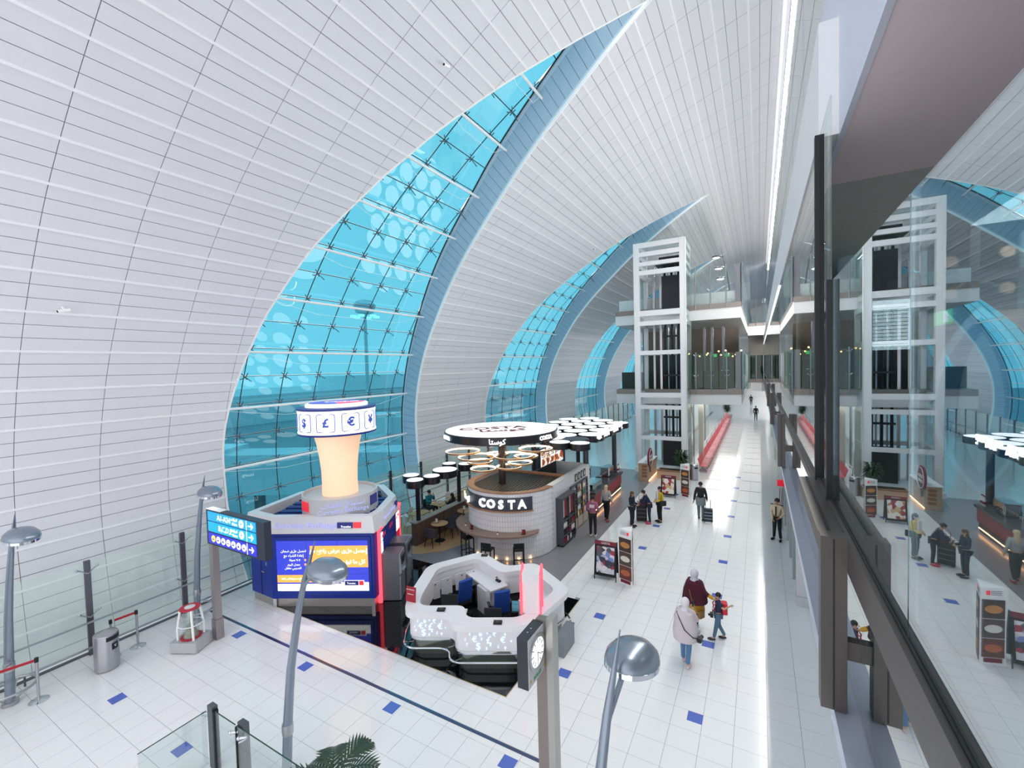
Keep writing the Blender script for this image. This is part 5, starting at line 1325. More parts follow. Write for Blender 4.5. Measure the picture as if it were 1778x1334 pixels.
wb(MB().bb(-7.6, -6.95, 20.0, 20.55, 1.1, 1.14), 'base', M_STEEL, DC); wb(MB().bb(-7.6, -6.95, 20.0, 21.4, 1.45, 1.47), 'top', M_CLEAR, DC); wb(MB().bb(-6.96, -6.95, 20.0, 21.4, 1.1, 1.46), 'front', M_CLEAR, DC)
for y in (20.02, 21.38): wb(MB().bb(-7.6, -7.58, y-.02, y+.02, 1.1, 1.46), 'post', M_STEEL, DC)
cup = MB().lathe([(.03, 0), (.042, .1), (.045, .1)], n=10)
cup_r = cup.mesh('paper_cup', PK[0], True); cup_w = cup.mesh('paper_cup', PK[1], True)
ORD = ('first', 'second', 'third', 'fourth', 'fifth', 'sixth', 'seventh', 'eighth', 'ninth', 'tenth')
rnd = random.Random(5)
for i in range(20):
    back = i < 10; k_ = i % 2; j = i % 10
    x, y, z = (-9.2+rnd.uniform(-.1, .1), 22.1+.34*j, 1.0) if back else (-7.5, 22.2+.09*j, 1.1)
    link('paper_cup', (cup_r, cup_w)[k_], None, (x, y, z), '%s paper cup %s, %s from the near end' % (('dark red', 'white')[k_], 'on the back bar' if back else 'on the dark coffee counter', ORD[j]), 'cup', 'paper cups at the coffee counter')
for i in range(3):
    t_ = thing('syrup_bottle', 'tall white and red bottle at the far counter end, %s of three' % ('first', 'second', 'third')[i], 'bottle', (-7.0, 24.45+.12*i, 1.1), group='bottles on the coffee counter')
    MB().lathe([(.045, 0), (.05, .02), (.05, .28), (.02, .34), (.02, .4)], n=12).build('body', PK[1], t_, True); MB().lathe([(.052, .1), (.052, .2)], n=12, cap=False).build('label', PK[0], t_, True); MB().lathe([(.025, .4), (.025, .44), (0, .45)], n=10).build('cap', PK[0], t_)
# ------------------------------------------------------------------ low wood wall with disc lights on posts
LW = thing('low_wall', 'low dark wood partition with a pale coping beside the cafe tables', 'partition', (-12.2, 16.0, 0))
M_DWOOD = mat('dark_wood', '#6a5850', .5, var=.15, scale=5)
wb(MB().bb(-12.42, -12.18, 13.45, 18.9, 0, .93), 'body', M_DWOOD, LW); wb(MB().bb(-12.47, -12.13, 13.4, 18.95, .93, .97), 'coping', mat('coping_pale', '#9d958f', .4), LW)
for i in range(9): wb(MB().bb(-12.181, -12.176, 13.45+.6*i, 13.456+.6*i, 0, .93), 'board_joint', M_BLACK, LW)
ddef = [((-12.3, 13.75), [(-12.85, 14.0, .36), (-12.15, 13.45, .36), (-11.95, 14.25, .36)], 'near end'), ((-12.3, 16.6), [(-12.15, 15.4, .56), (-12.75, 16.5, .34), (-12.0, 16.75, .34)], 'far end')]
for (px, py), ds, w_ in ddef:
    t_ = thing('disc_light', 'dark post with three lit discs on the %s of the low wall' % w_, 'light', (px, py, .97), group='disc lights on the low wall')
    wb(MB().cyl((px, py, .97), (px, py, 2.42), .09, n=14), 'post', M_CBLK, t_, True)
    for x, y, r in ds:
        zt = 2.70 if w_ == 'near end' else 2.42
        zt = 2.74
        d_ = wb(MB().lathe([(0, zt-.30), (r-.02, zt-.30), (r, zt-.28), (r, zt-.02), (r-.03, zt)], (x, y, 0), n=26), 'disc', M_CBLK, t_, True)
        m_ = MB().lathe([(r-.03, zt-.01), (r-.03, zt+.01), (0, zt+.012)], (x, y, 0), n=26); L_ = t_.location; m_.v = [(a-L_[0], b-L_[1], c-L_[2]) for a, b, c in m_.v]; m_.build('light_top', M_CTOP, d_, True)
        wb(MB().cyl((px, py, 2.35), (x, y, zt-.29), .03, n=6), 'arm', M_CBLK, t_)
# ------------------------------------------------------------------ tables, chairs, stools
M_TTOP = mat('table_oak', '#c79f6e', .35, var=.1, scale=5)
M_CHR = mat('chair_grey', '#43464e', .7)
def cafe_table(label, loc, r=.36, square=False, size=(.6, .6)):
    t_ = thing('cafe_table', label, 'table', loc, 0, 'oak cafe tables')
    if square: MB().rbox((0, 0, .735), (*size, .03), .02).build('top', M_TTOP, t_)
    else: MB().lathe([(r-.01, .72), (r, .73), (r, .745), (r-.01, .75), (0, .75)], n=28).build('top', M_TTOP, t_, True)
    MB().cyl((0, 0, .02), (0, 0, .72), .03, n=10).build('column', M_BLACK, t_); MB().lathe([(.22, 0), (.22, .015), (.04, .03)], n=20).build('foot', M_BLACK, t_, True)
    return t_
def tub_chair(label, loc, rz):
    t_ = thing('tub_chair', label, 'chair', loc, rz, 'grey tub chairs')
    MB().lathe([(0, .40), (.22, .40), (.25, .43), (.23, .47), (0, .48)], n=20).build('seat', M_CHR, t_, True)
    b = MB(); n = 18; vs = []
    for i in range(n+1):
        a = math.radians(-15+210*i/n); hgt = .70+.10*math.sin(PI*i/n)
        for r, z in ((.24, .44), (.28, hgt), (.25, hgt+.01), (.21, .46)): vs.append((r*math.cos(a), r*math.sin(a), z))
    b.add(vs, [(i*4+j, i*4+(j+1) % 4, i*4+4+(j+1) % 4, i*4+4+j) for i in range(n) for j in range(4)]+[(0, 1, 2, 3), (n*4+3, n*4+2, n*4+1, n*4)]); b.build('backrest', M_CHR, t_, True)
    for x in (-1, 1):
        for y in (-1, 1): MB().cyl((.15*x, .15*y, .41), (.22*x, .22*y, 0), .018, .012, n=6).build('leg', M_BLACK, t_)
    return t_
def cup_set(label, loc):
    t_ = thing('menu_stand', label, 'menu stand', loc, random.random(), 'menu stands on the cafe tables')
    MB().box((0, 0, .09), (.1, .02, .18)).build('card', PK[1], t_); MB().box((.0, .03, .08), (.07, .03, .16)).build('red_card', PK[0], t_); MB().box((0, .01, .006), (.12, .1, .012)).build('foot', M_BLACK, t_)
cafe_table('round oak table in front of the low wall, near one', (-11.7, 14.35, 0)); cafe_table('round oak table in front of the low wall, far one', (-11.7, 16.2, 0))
cup_set('menu stand on the near round table', (-11.8, 14.3, .75)); cup_set('menu stand on the far round table', (-11.75, 16.2, .75))
tub_chair('grey tub chair on the near side of the near round table', (-11.62, 13.75, 0), PI); tub_chair('grey tub chair on the far side of the near round table', (-11.55, 14.95, 0), 0)
tub_chair('grey tub chair on the near side of the far round table', (-11.6, 15.6, 0), PI); tub_chair('grey tub chair on the far side of the far round table', (-11.55, 16.8, 0), 0)
for i, y in enumerate((15.0, 16.55, 17.85, 19.1)):
    w_ = ('nearest', 'second', 'third', 'farthest')[i]
    cafe_table('square oak table behind the low wall, %s of four' % w_, (-13.4, y, 0), square=True, size=(.7, .75)); cup_set('menu stand on the %s table behind the low wall' % w_, (-13.3, y-.15, .75))
M_CWH = mat('white_chair', '#e4e4e6', .4)
def side_chair(label, loc, rz):
    t_ = thing('side_chair', label, 'chair', loc, rz, 'white side chairs')
    MB().rbox((0, 0, .45), (.42, .42, .04), .05).build('seat', M_CWH, t_); b = MB().rbox((0, .2, .68), (.40, .03, .36), .015).build('backrest', M_CWH, t_)
    for x in (-1, 1):
        for y in (-1, 1): MB().cyl((.17*x, .17*y, .44), (.2*x, .2*y, 0), .014, n=6).build('leg', M_STEEL, t_)
side_chair('white side chair beside the pink lit cash machine', (-13.35, 14.35, 0), 2.6); side_chair('white side chair near the glass rail behind the nearest table', (-14.2, 15.1, 0), -1.4); side_chair('white side chair behind the third square table', (-14.2, 17.9, 0), -1.5)
def bar_stool(label, loc, rz):
    t_ = thing('bar_stool', label, 'bar stool', loc, rz, 'black bar stools')
    MB().box((0, 0, .74), (.36, .36, .04)).build('seat', M_BLACK, t_)
    MB().box((0, .17, .92), (.36, .025, .18)).build('backrest', M_BLACK, t_)
    for x in (-1, 1):
        for y in (-1, 1): MB().box((.17*x, .17*y, .37 if y < 0 else .5), (.035, .035, .74 if y < 0 else 1.0)).build('leg', M_BLACK, t_)
    MB().box((0, -.17, .28), (.34, .025, .03)).build('footrest', M_BLACK, t_)
    for x in (-1, 1): MB().box((.17*x, 0, .24), (.025, .34, .03)).build('stretcher', M_BLACK, t_)
for (x, y), lb in (((-9.72, 13.55), 'leftmost black bar stool at the curved wood shelf'), ((-8.45, 13.0), 'middle black bar stool at the curved wood shelf'), ((-7.45, 13.45), 'rightmost black bar stool at the curved wood shelf')):
    bar_stool(lb, (x, y, 0), math.atan2(DY-y, DX-x)+PI/2)
for i, a in enumerate((200, 238, 250, 284, 310)):
    r = DR+.28; a_ = math.radians(a)
    if i == 1 or i == 3:
        t_ = thing('sugar_jar', 'small white sugar jar on the curved shelf, %s one' % ('left', '', '', 'right')[i-1 if i == 1 else 3], 'jar', (DX+r*math.cos(a_), DY+r*math.sin(a_), 1.08)); MB().lathe([(.03, 0), (.035, .05), (.03, .08)], n=10).build('body', PK[1], t_, True); MB().lathe([(.032, .08), (.032, .1), (0, .11)], n=10).build('lid', M_BLACK, t_)
    else:
        t_ = thing('menu_stand', 'menu stand on the curved shelf, ' + {0: 'leftmost', 2: 'middle', 4: 'rightmost'}[i], 'menu stand', (DX+r*math.cos(a_), DY+r*math.sin(a_), 1.08), a_+PI/2, 'menu stands on the shelf')
        MB().box((0, 0, .09), (.1, .02, .18)).build('card', PK[0], t_); MB().box((.06, .02, .08), (.05, .03, .16)).build('side_card', PK[2], t_); MB().box((0, .01, .006), (.16, .08, .012)).build('foot', M_BLACK, t_)
# ------------------------------------------------------------------ people (front of every figure is local -Y)
def skin_part(name, V, E, R, m, parent, roots=(0,), sub=2):
    me = bpy.data.meshes.new(name); me.from_pydata(V, E, []); me.update()
    SKINS.append((me, m, R, roots, sub)); return link(name, me, parent)
def person(label, loc, rz, H=1.70, skin='#c79a7d', hair='#231b18', top='#333333', legs='#222222', shoe='#1b1b1b', pose=None, sleeve='long', hairlen=0.0, wide=1.0, face=True, seated=False, hood=None):
    t = thing('person', label, 'person', loc, rz)
    k = H/1.75
    J = dict(pel=(0, 0, .97), wai=(0, 0, 1.12), che=(0, 0, 1.30), nkb=(0, .01, 1.46), nek=(0, 0, 1.53), hd=(0, -.012, 1.62), crn=(0, 0, 1.695),
             sl=(.165, .01, 1.42), el=(.235, .03, 1.14), wl=(.25, -.04, .90), hl=(.25, -.07, .82), sr=(-.165, .01, 1.42), er=(-.235, .03, 1.14), wr=(-.25, -.04, .90), hr=(-.25, -.07, .82),
             hpl=(.085, 0, .93), kl=(.095, -.015, .50), al=(.095, .02, .09), tl=(.10, -.14, .035), hpr=(-.085, 0, .93), kr=(-.095, -.015, .50), ar=(-.095, .02, .09), tr=(-.10, -.14, .035))
    if pose: J.update(pose)
    P = {n: tuple(c*k for c in v) for n, v in J.items()}
    ms = mat('skin_'+skin[1:], skin, .5, var=.03); mt = mat('cloth_'+top[1:], top, .85, var=.1, scale=20, bump=.1); ml = mat('cloth_'+legs[1:], legs, .85, var=.1, scale=20)
    msh = mat('shoe_'+shoe[1:], shoe, .5); mh = mat('hair_'+hair[1:], hair, .6, var=.2, scale=30)
    rad = dict(pel=(.125*wide, .10), wai=(.115*wide, .09), che=(.13*wide, .10), nkb=(.07, .06), nek=(.048, .048), hd=(.078, .092), crn=(.06, .075),
               sl=.058, el=.042, wl=.028, hl=(.022, .036), sr=.058, er=.042, wr=.028, hr=(.022, .036), hpl=.085, kl=.056, al=.038, tl=.035, hpr=.085, kr=.056, ar=.038, tr=.035)
    sc = lambda r, a=0.0, f=1.0: (r[0]*k*f+a, r[1]*k*f+a) if isinstance(r, tuple) else (r*k*f+a, r*k*f+a)
    chain = [('pel', 'wai'), ('wai', 'che'), ('che', 'nkb'), ('nkb', 'nek'), ('nek', 'hd'), ('hd', 'crn'), ('che', 'sl'), ('sl', 'el'), ('el', 'wl'), ('wl', 'hl'), ('che', 'sr'), ('sr', 'er'), ('er', 'wr'), ('wr', 'hr'),
             ('pel', 'hpl'), ('hpl', 'kl'), ('kl', 'al'), ('al', 'tl'), ('pel', 'hpr'), ('hpr', 'kr'), ('kr', 'ar'), ('ar', 'tr')]
    names = list(J); idx = {n: i for i, n in enumerate(names)}
    V = [P[n] for n in names]; R = [sc(rad[n]) for n in names]; E_ = [(idx[a], idx[b]) for a, b in chain]
    roots = [idx['pel']]
    # five separate fingers on each hand, rooted in the palm
    for s, w, h in ((1, 'wl', 'hl'), (-1, 'wr', 'hr')):
        d = (Vector(P[h])-Vector(P[w])).normalized()
        side = d.cross(Vector((s, 0, 0))); side = side.normalized() if side.length > .2 else Vector((0, -1, 0))
        palm = d.cross(side).normalized()*(-s)
        for q, (o, L) in enumerate(((-.027, .058), (-.009, .068), (.009, .072), (.027, .062), (.04, .045))):
            b = Vector(P[h])+side*o*k-d*(.02 if q < 4 else .05)*k
            dd = d if q < 4 else (d*.6+side*.8).normalized()
            m1 = b+dd*L*.6*k+palm*.006*k; m2 = b+dd*L*1.05*k+palm*.03*k
            n0 = len(V); V += [tuple(b), tuple(m1), tuple(m2)]; R += [(.0095*k,)*2, (.0085*k,)*2, (.007*k,)*2]; E_ += [(n0, n0+1), (n0+1, n0+2)]; roots.append(n0)
    skin_part('body', V, E_, R, ms, t, roots, 2)
    def cloth(nm, ns, m, add, f=1.0, ends=None, root=None):
        ii = {n: i for i, n in enumerate(ns)}; VV = [P[n] if not (ends and n in ends) else ends[n] for n in ns]
        EE = [(ii[a], ii[b]) for a, b in chain if a in ii and b in ii]
        return skin_part(nm, VV, EE, [sc(rad[n], add, f) for n in ns], m, t, (ii[root or ns[0]],), 2)
    lerp = lambda a, b, u: tuple(x+(y-x)*u for x, y in zip(P[a], P[b]))
    ta = ['pel', 'wai', 'che', 'nkb', 'sl', 'el', 'sr', 'er']
    if sleeve == 'long': cloth('top', ta+['wl', 'wr'], mt, .016, 1.03)
    else: cloth('top', ta, mt, .016, 1.03, ends={'el': lerp('sl', 'el', .7), 'er': lerp('sr', 'er', .7)})
    cloth('trousers', ['pel', 'hpl', 'kl', 'al', 'hpr', 'kr', 'ar'], ml, .014, 1.02)
    for s in ('l', 'r'):
        a, b = Vector(P['a'+s]), Vector(P['t'+s]); d = (b-a); d.z = 0; an = math.atan2(d.y, d.x); R3 = Matrix.Rotation(an, 3, 'Z')
        c = a*.45+b*.55; c.z = min(a.z, b.z+.02)-.02*k if not seated else min(a.z, b.z)
        c.z = max(c.z, .045*k) if abs(a.z) < .2 else c.z
        MB().ell(c, (.145*k, .05*k, .05*k), 12, 8, R3).build('shoe', msh, t, True)
    hd = Vector(P['hd']); R0 = (Vector(P['crn'])-Vector(P['nek'])).normalized()
    if hood:
        mhd = mat('cloth_'+hood[1:], hood, .85, var=.06, scale=15)
        hb = MB()
        hb.ell(hd+Vector((0, .02, .02))*k, (.105*k, .12*k, .125*k), 16, 12)
        hb.lathe([(.10*k, .02*k), (.085*k, -.08*k), (.12*k, -.16*k), (.18*k, -.23*k)], hd+Vector((0, .02, 0))*k, n=18)
        hb.build('headscarf', mhd, t, True)
        MB().ell(hd+Vector((0, -.075, .0))*k, (.062*k, .045*k, .085*k), 12, 8).build('face', ms, t, True)
    else:
        h_ = MB(); h_.ell(hd+Vector((0, .022, .035))*k, (.092*k, .098*k, .095*k), 16, 10)
        if hairlen: h_.ell(hd+Vector((0, .06, -hairlen*.5))*k, (.095*k, .06*k, (.08+hairlen*.6)*k), 14, 10)
        h_.build('hair', mh, t, True)
    if face:
        f0 = hd+Vector((0, -.098 if not hood else -.118, 0))*k
        for s in (-1, 1): MB().ell(f0+Vector((.03*s, .012, .005))*k, (.012*k, .008*k, .007*k), 8, 5).build('eye', M_BLACK, t, True)
        MB().ell(f0+Vector((0, -.006, -.022))*k, (.012*k, .016*k, .022*k), 8, 6).build('nose', ms, t, True)
        MB().ell(f0+Vector((0, .006, -.058))*k, (.024*k, .01*k, .007*k), 8, 5).build('mouth', mat('lips', '#9a5a50', .5), t, True)
        if not hood:
            for s in (-1, 1): MB().ell(hd+Vector((.08*s, .0, -.005))*k, (.012*k, .02*k, .03*k), 8, 6).build('ear', ms, t, True)
    return t
def walk(step=.16, arm=.12):
    return dict(kl=(.095, -.08, .51), al=(.095, -step+.02, .10), tl=(.10, -step-.13, .04), kr=(-.095, .03, .50), ar=(-.095, step+.05, .12), tr=(-.10, step-.1, .035), wl=(.25, arm, .9), hl=(.25, arm-.02, .82), wr=(-.25, -arm-.02, .91), hr=(-.25, -arm-.06, .83))
FAR = PI
# staff member by the pale wall
p = person('man in a tan shirt and black trousers standing by the red topped sign', (.60, 20.25, 0), math.radians(-20), 1.70, '#b58362', '#171412', '#d3bfa0', '#16171b', '#0d0d0f', dict(wl=(.16, -.20, 1.0), hl=(.10, -.26, .97), el=(.26, .02, 1.15), wr=(-.1, -.2, .90), hr=(-.05, -.25, .86), al=(.14, -.02, .09), tl=(.17, -.18, .035), ar=(-.13, .04, .09), tr=(-.16, -.12, .035)))
MB().box((0, -.135, 1.2), (.05, .012, .38), rx=-.05).build('tie', M_BLACK, p); MB().box((.17, 0, 1.43), (.1, .08, .02)).build('epaulette', M_BLACK, p); MB().box((-.17, 0, 1.43), (.1, .08, .02)).build('epaulette', M_BLACK, p)
# traveller walking away with a trolley case
ps = walk(.14); ps.update(wr=(-.27, .16, .88), hr=(-.28, .20, .81)); ps = {**ps}
p = person('man in a black leather jacket walking away with a trolley case', (-2.35, 21.5, 0), FAR, 1.76, '#a87b60', '#1c1917', '#1f2226', '#6f7a80', '#2a2320', {**walk(.12), 'wl': (.27, .10, .88), 'hl': (.29, .16, .80)}, wide=1.12, face=False)
MB().lathe([(.20, .70), (.215, .95), (.20, 1.05)], n=18, cap=False).build('long_shirt', mat('cloth_shirt_grey', '#7c878c', .85), p, True)
def trolley(label, loc, rz, h=.55, m=None, w=.36, trim=None):
    t = thing('trolley_case', label, 'suitcase', loc, rz)
    MB().rbox((0, 0, .06+h/2), (w, .22, h), .04).build('shell', m or M_BLACK, t)
    for z in (.25, .5, .75): MB().box((0, -.115, .06+h*z), (w*.84, .015, .02 if trim is None else .035)).build('strap', trim or M_DSTEEL, t)
    MB().tube([(-.1, 0, .06+h), (-.1, 0, .06+h+.4), (.1, 0, .06+h+.4), (.1, 0, .06+h)], .012, 6).build('handle', M_DSTEEL, t)
    for x in (-1, 1):
        for y in (-1, 1): MB().cyl((x*w*.38-.012, y*.08, .03), (x*w*.38+.012, y*.08, .03), .03, n=10).build('wheel', M_BLACK, t)
    return t
trolley('dark trolley case with pale trim behind the man in the black jacket', (-2.02, 21.25, 0), 0.1, .56, mat('case_navy', '#1d2733', .5), .38, mat('case_trim', '#8d9aa5', .4))
# three women around a black suitcase
p = person('woman in a dark navy jacket looking at her phone, left of the black suitcase', (-4.92, 19.3, 0), math.radians(80), 1.60, '#c99c80', '#5a3a28', '#1a2433', '#1c2230', '#17171a', dict(wl=(.10, -.28, 1.12), hl=(.06, -.34, 1.14), el=(.22, -.02, 1.12), wr=(-.10, -.28, 1.12), hr=(-.06, -.34, 1.14), er=(-.22, -.02, 1.12), hd=(0, -.04, 1.61), crn=(0, -.05, 1.69)), hairlen=.14)
MB().box((0, -.37*.91, 1.10), (.07, .012, .13), rx=-.6).build('phone', M_BLACK, p)
p = person('woman in navy bending over the black suitcase', (-4.32, 20.0, 0), math.radians(-75), 1.62, '#c99c80', '#17130f', '#1b2b49', '#1b2434', '#c23a5a', dict(wai=(0, -.04, 1.1), che=(0, -.14, 1.26), nkb=(0, -.21, 1.39), nek=(0, -.24, 1.45), hd=(0, -.29, 1.52), crn=(0, -.30, 1.59), sl=(.165, -.17, 1.35), sr=(-.165, -.17, 1.35), el=(.2, -.28, 1.1), er=(-.2, -.28, 1.1), wl=(.12, -.46, 1.08), hl=(.1, -.53, 1.1), wr=(-.12, -.46, 1.02), hr=(-.1, -.53, 1.02)))
p = person('woman in a yellow cardigan with a black handbag on her arm', (-3.95, 20.4, 0), math.radians(-50), 1.64, '#d0a78c', '#1b1512', '#e0bf2a', '#17171b', '#1a1a1c', dict(wl=(.12, -.22, 1.06), hl=(.08, -.28, 1.06), wr=(-.14, -.2, 1.0), hr=(-.1, -.26, .98)), hairlen=.1)
MB().box((0, -.125, 1.18), (.2, .03, .46)).build('shirt', mat('cloth_white', '#e8e6e2', .85), p); hb = MB().rbox((.32, -.02, .95), (.12, .3, .2), .04).build('handbag', M_BLACK, p); MB().tube([(.32, -.12, 1.05), (.29, -.06, 1.25), (.2, 0, 1.42)], .01, 6).build('bag_strap', M_BLACK, p)
trolley('tall black suitcase standing between the women', (-4.70, 20.15, 0), .3, .72, mat('case_black', '#17161a', .5), .46)
small('burgundy_bag', 'burgundy shoulder bag resting on the tall black suitcase', 'bag', MB().rbox((0, 0, .12), (.3, .18, .24), .05).tube([(-.1, 0, .22), (-.05, 0, .34), (.05, 0, .34), (.1, 0, .22)], .012, 6), mat('burgundy', '#5b1230', .6), (-4.62, 20.15, .78), .3)
# customers at the counter
p = person('man in a mauve sweater with a white print, seen from behind', (-6.1, 17.5, 0), FAR+.15, 1.76, '#b98a6c', '#1b1512', '#a0607a', '#1a1d26', '#e8e6e4', dict(wl=(.2, -.16, 1.0), hl=(.14, -.22, .98), wr=(-.2, -.16, 1.0), hr=(-.14, -.22, .98)), wide=1.1, face=False)
MB().box((0, .165, 1.33), (.2, .012, .13)).build('print', mat('print_pink', '#e6cdd6', .8, var=.3, scale=40), p)
p = person('woman with long blond hair in a grey hoodie walking along the red counter', (-6.15, 19.55, 0), FAR-.1, 1.68, '#d3a88c', '#d8c19a', '#a9adb0', '#15161a', '#a31f36', {**walk(.12, .06), 'el': (.22, -.02, 1.13)}, hairlen=.36, wide=1.1, face=False)
# family in the foreground
p = person('woman in a maroon poncho and mustard tunic with a pale headscarf', (-1.52, 12.35, 0), math.radians(150), 1.68, '#c99a7a', '#222222', '#4a1226', '#1b1718', '#d8d4d2', {**walk(.10), 'wr': (-.46, -.12, 1.10), 'hr': (-.53, -.13, 1.09), 'er': (-.30, -.04, 1.2)}, hood='#cfcdd6', wide=1.1)
MB().lathe([(.09, 1.42), (.21, 1.36), (.28, 1.15), (.31, .95), (.32, .86), (.30, .86)], n=20, cap=False).build('poncho', mat('cloth_maroon', '#4a1226', .9, var=.1, scale=20), p, True); MB().lathe([(.22, .95), (.25, .62), (.23, .62)], n=18, cap=False).build('tunic_skirt', mat('cloth_mustard', '#c9992a', .85), p, True)
MB().cyl((-.36, -.08, 1.11), (-.46, -.12, 1.06), .055, .045, n=12).build('cuff', MATS['cloth_mustard'], p, True)
MB().tube([(-.06, .30, 1.25), (-.16, .33, 1.0), (-.26, .2, .72)], .009, 6).build('bag_strap', mat('tan_leather', '#8a6a3a', .6), p); MB().rbox((-.29, .14, .64), (.1, .2, .16), .03).build('shoulder_bag', MATS['tan_leather'], p)
p = person('woman in a pale pink tunic and white headscarf holding up a phone', (-1.55, 10.85, 0), math.radians(168), 1.62, '#d1a88e', '#222222', '#cdbdc2', '#5d85ad', '#e3cfd4', {**walk(.10), 'wr': (-.12, -.18, 1.40), 'hr': (-.10, -.22, 1.47), 'er': (-.27, -.10, 1.18), 'wl': (.16, -.24, 1.05), 'hl': (.1, -.3, 1.06)}, hood='#e9e6ea', wide=1.1)
MB().lathe([(.1, 1.36), (.2, 1.30), (.255, 1.05), (.285, .85), (.275, .66), (.24, .64), (.22, .66)], n=20, cap=False).build('tunic', mat('cloth_palepink', '#d8ccd0', .9, var=.06, scale=12), p, True)
MB().tube([(.15, .13, 1.31), (.06, .22, 1.2), (-.08, .275, 1.0), (-.24, .17, .82), (-.3, .06, .78)], .011, 6).build('camera_strap', M_BLACK, p); MB().rbox((-.33, .0, .74), (.09, .14, .1), .02).cyl((-.33, -.05, .74), (-.33, -.15, .74), .04, n=12).build('camera', M_BLACK, p)
MB().box((-.10, -.24, 1.42), (.02, .09, .15), rx=.3).build('phone', M_BLACK, p)
p = person('boy in dark top and jeans with a red backpack pointing right', (-.95, 12.25, 0), math.radians(-78), 1.24, '#cf9f80', '#1c1613', '#22304e', '#56738c', '#2b3342', {**walk(.18), 'wl': (.30, .32, 1.42), 'hl': (.32, .41, 1.48), 'el': (.27, .14, 1.27), 'wr': (-.2, -.1, 1.0), 'hr': (-.16, -.16, .96)}, sleeve='short')
MB().rbox((0, .15, .85), (.2, .13, .28), .04).build('backpack', mat('backpack_red', '#d0263c', .6), p)
for sx in (-1, 1): MB().tube([(.08*sx, .1, .96), (.085*sx, -.02, 1.02), (.085*sx, -.12, .92), (.085*sx, -.09, .78)], .013, 6).build('strap', MATS['backpack_red'], p)
MB().rbox((.02, -.16, .64), (.14, .07, .09), .02).cyl((.02, -.19, .64), (.02, -.24, .64), .03, n=10).build('camera', M_BLACK, p); MB().tube([(-.07, -.08, .98), (-.03, -.13, .8), (.0, -.14, .68)], .006, 5).build('camera_strap', M_BLACK, p)
# two guests seated behind the low wall
SIT = dict(pel=(0, .04, .52), wai=(0, .04, .68), che=(0, .03, .88), nkb=(0, .03, 1.04), nek=(0, .02, 1.11), hd=(0, .0, 1.20), crn=(0, .01, 1.275), sl=(.165, .03, 1.0), sr=(-.165, .03, 1.0), el=(.22, -.08, .80), er=(-.22, -.08, .80), wl=(.12, -.3, .84), hl=(.08, -.37, .88), wr=(-.12, -.3, .82), hr=(-.08, -.37, .82), hpl=(.09, .0, .50), hpr=(-.09, 0, .50), kl=(.1, -.42, .50), kr=(-.1, -.42, .50), al=(.1, -.40, .09), ar=(-.1, -.40, .09), tl=(.1, -.55, .035), tr=(-.1, -.55, .035))
for i, (x, y) in enumerate(((-14.1, 16.6), (-12.85, 16.75))):
    t_ = thing('stool_chair', ('grey chair under the guest in the teal jacket', 'grey chair under the guest in black')[i], 'chair', (x, y, 0), (PI/2-.15, -PI/2)[i], 'chairs under the seated guests')
    MB().rbox((0, .04, .40), (.42, .42, .05), .05).build('seat', M_CHR, t_); MB().rbox((0, .27, .62), (.4, .04, .4), .02).build('backrest', M_CHR, t_)
    for sx in (-1, 1):
        for sy in (-1, 1): MB().cyl((.17*sx, .04+.17*sy, .38), (.19*sx, .04+.19*sy, 0), .014, n=6).build('leg', M_BLACK, t_)
person('guest in a teal jacket seated at the table behind the low wall', (-14.1, 16.6, 0), PI/2-.15, 1.72, '#c99a7d', '#191512', '#127a86', '#2a2c33', '#1b1b1b', {**SIT, 'wl': (.06, -.26, 1.06), 'hl': (.04, -.24, 1.14)}, seated=True)
person('guest in black seen from behind, seated against the low wall', (-12.85, 16.75, 0), -PI/2, 1.66, '#b98a6c', '#141214', '#16171c', '#1b1c22', '#1b1b1b', SIT, seated=True, hairlen=.12, face=False)
# far figures in the aisle
person('distant man in a dark suit walking towards the camera in the aisle', (-.36, 61.0, 0), .1, 1.78, '#b58362', '#171412', '#23252c', '#1a1b20', '#111111', walk(.14))
person('farthest dark figure at the end of the aisle', (-1.15, 82.0, 0), FAR, 1.75, '#b58362', '#171412', '#1c1d22', '#1a1b20', '#111111', walk(.12), face=False)
# ------------------------------------------------------------------ pavement boards and triangular totems
M_AB = poster_mat('aboard_print_a', '#ffffff', ('#cfd0da', '#3d3a4a', '#a9b4cf', '#7d8dc9', '#e9dfe0', '#a33846', '#5b5560'), 7, 0)
M_AB2 = poster_mat('aboard_print_b', '#ffffff', ('#f3ece4', '#f3ece4', '#c2764a', '#a03040', '#f3ece4', '#d9b98a'), 6, 0)
def aboard(label, loc, rz, pm, h=1.2):
    t = thing('pavement_board', label, 'sign', loc, rz, 'coffee pavement boards')
    for s in (-1, 1):
        f = MB().box((0, .22*s*.5+.0, h*.53), (.72, .03, h*.86), rx=.17*s).build('panel', M_CBLK, t)
        for x in (-.36, .36): MB().cyl((x, .22*s, 0), (x, .01*s, h), .018, n=6).build('leg', M_CBLK, t)
    MB().box((0, -.135, h*.52), (.6, .012, h*.68), rx=-.17).build('poster', pm, t)
    MB().box((0, -.035, h*.95), (.72, .05, .12), rx=-.17).build('header', M_CRED, t)
    o = text('COSTA', M_PRW, t, (0, -.065, h*.95), .09, ext=.002); o.rotation_euler[0] = PI/2-.17
    return t
aboard('coffee pavement board showing a dark blue picture, near the white triangular totem', (-4.52, 14.25, 0), .05, M_AB, 1.25)
aboard('coffee pavement board showing drinks, standing near the lift', (-4.28, 24.6, 0), .0, M_AB2, 1.15)
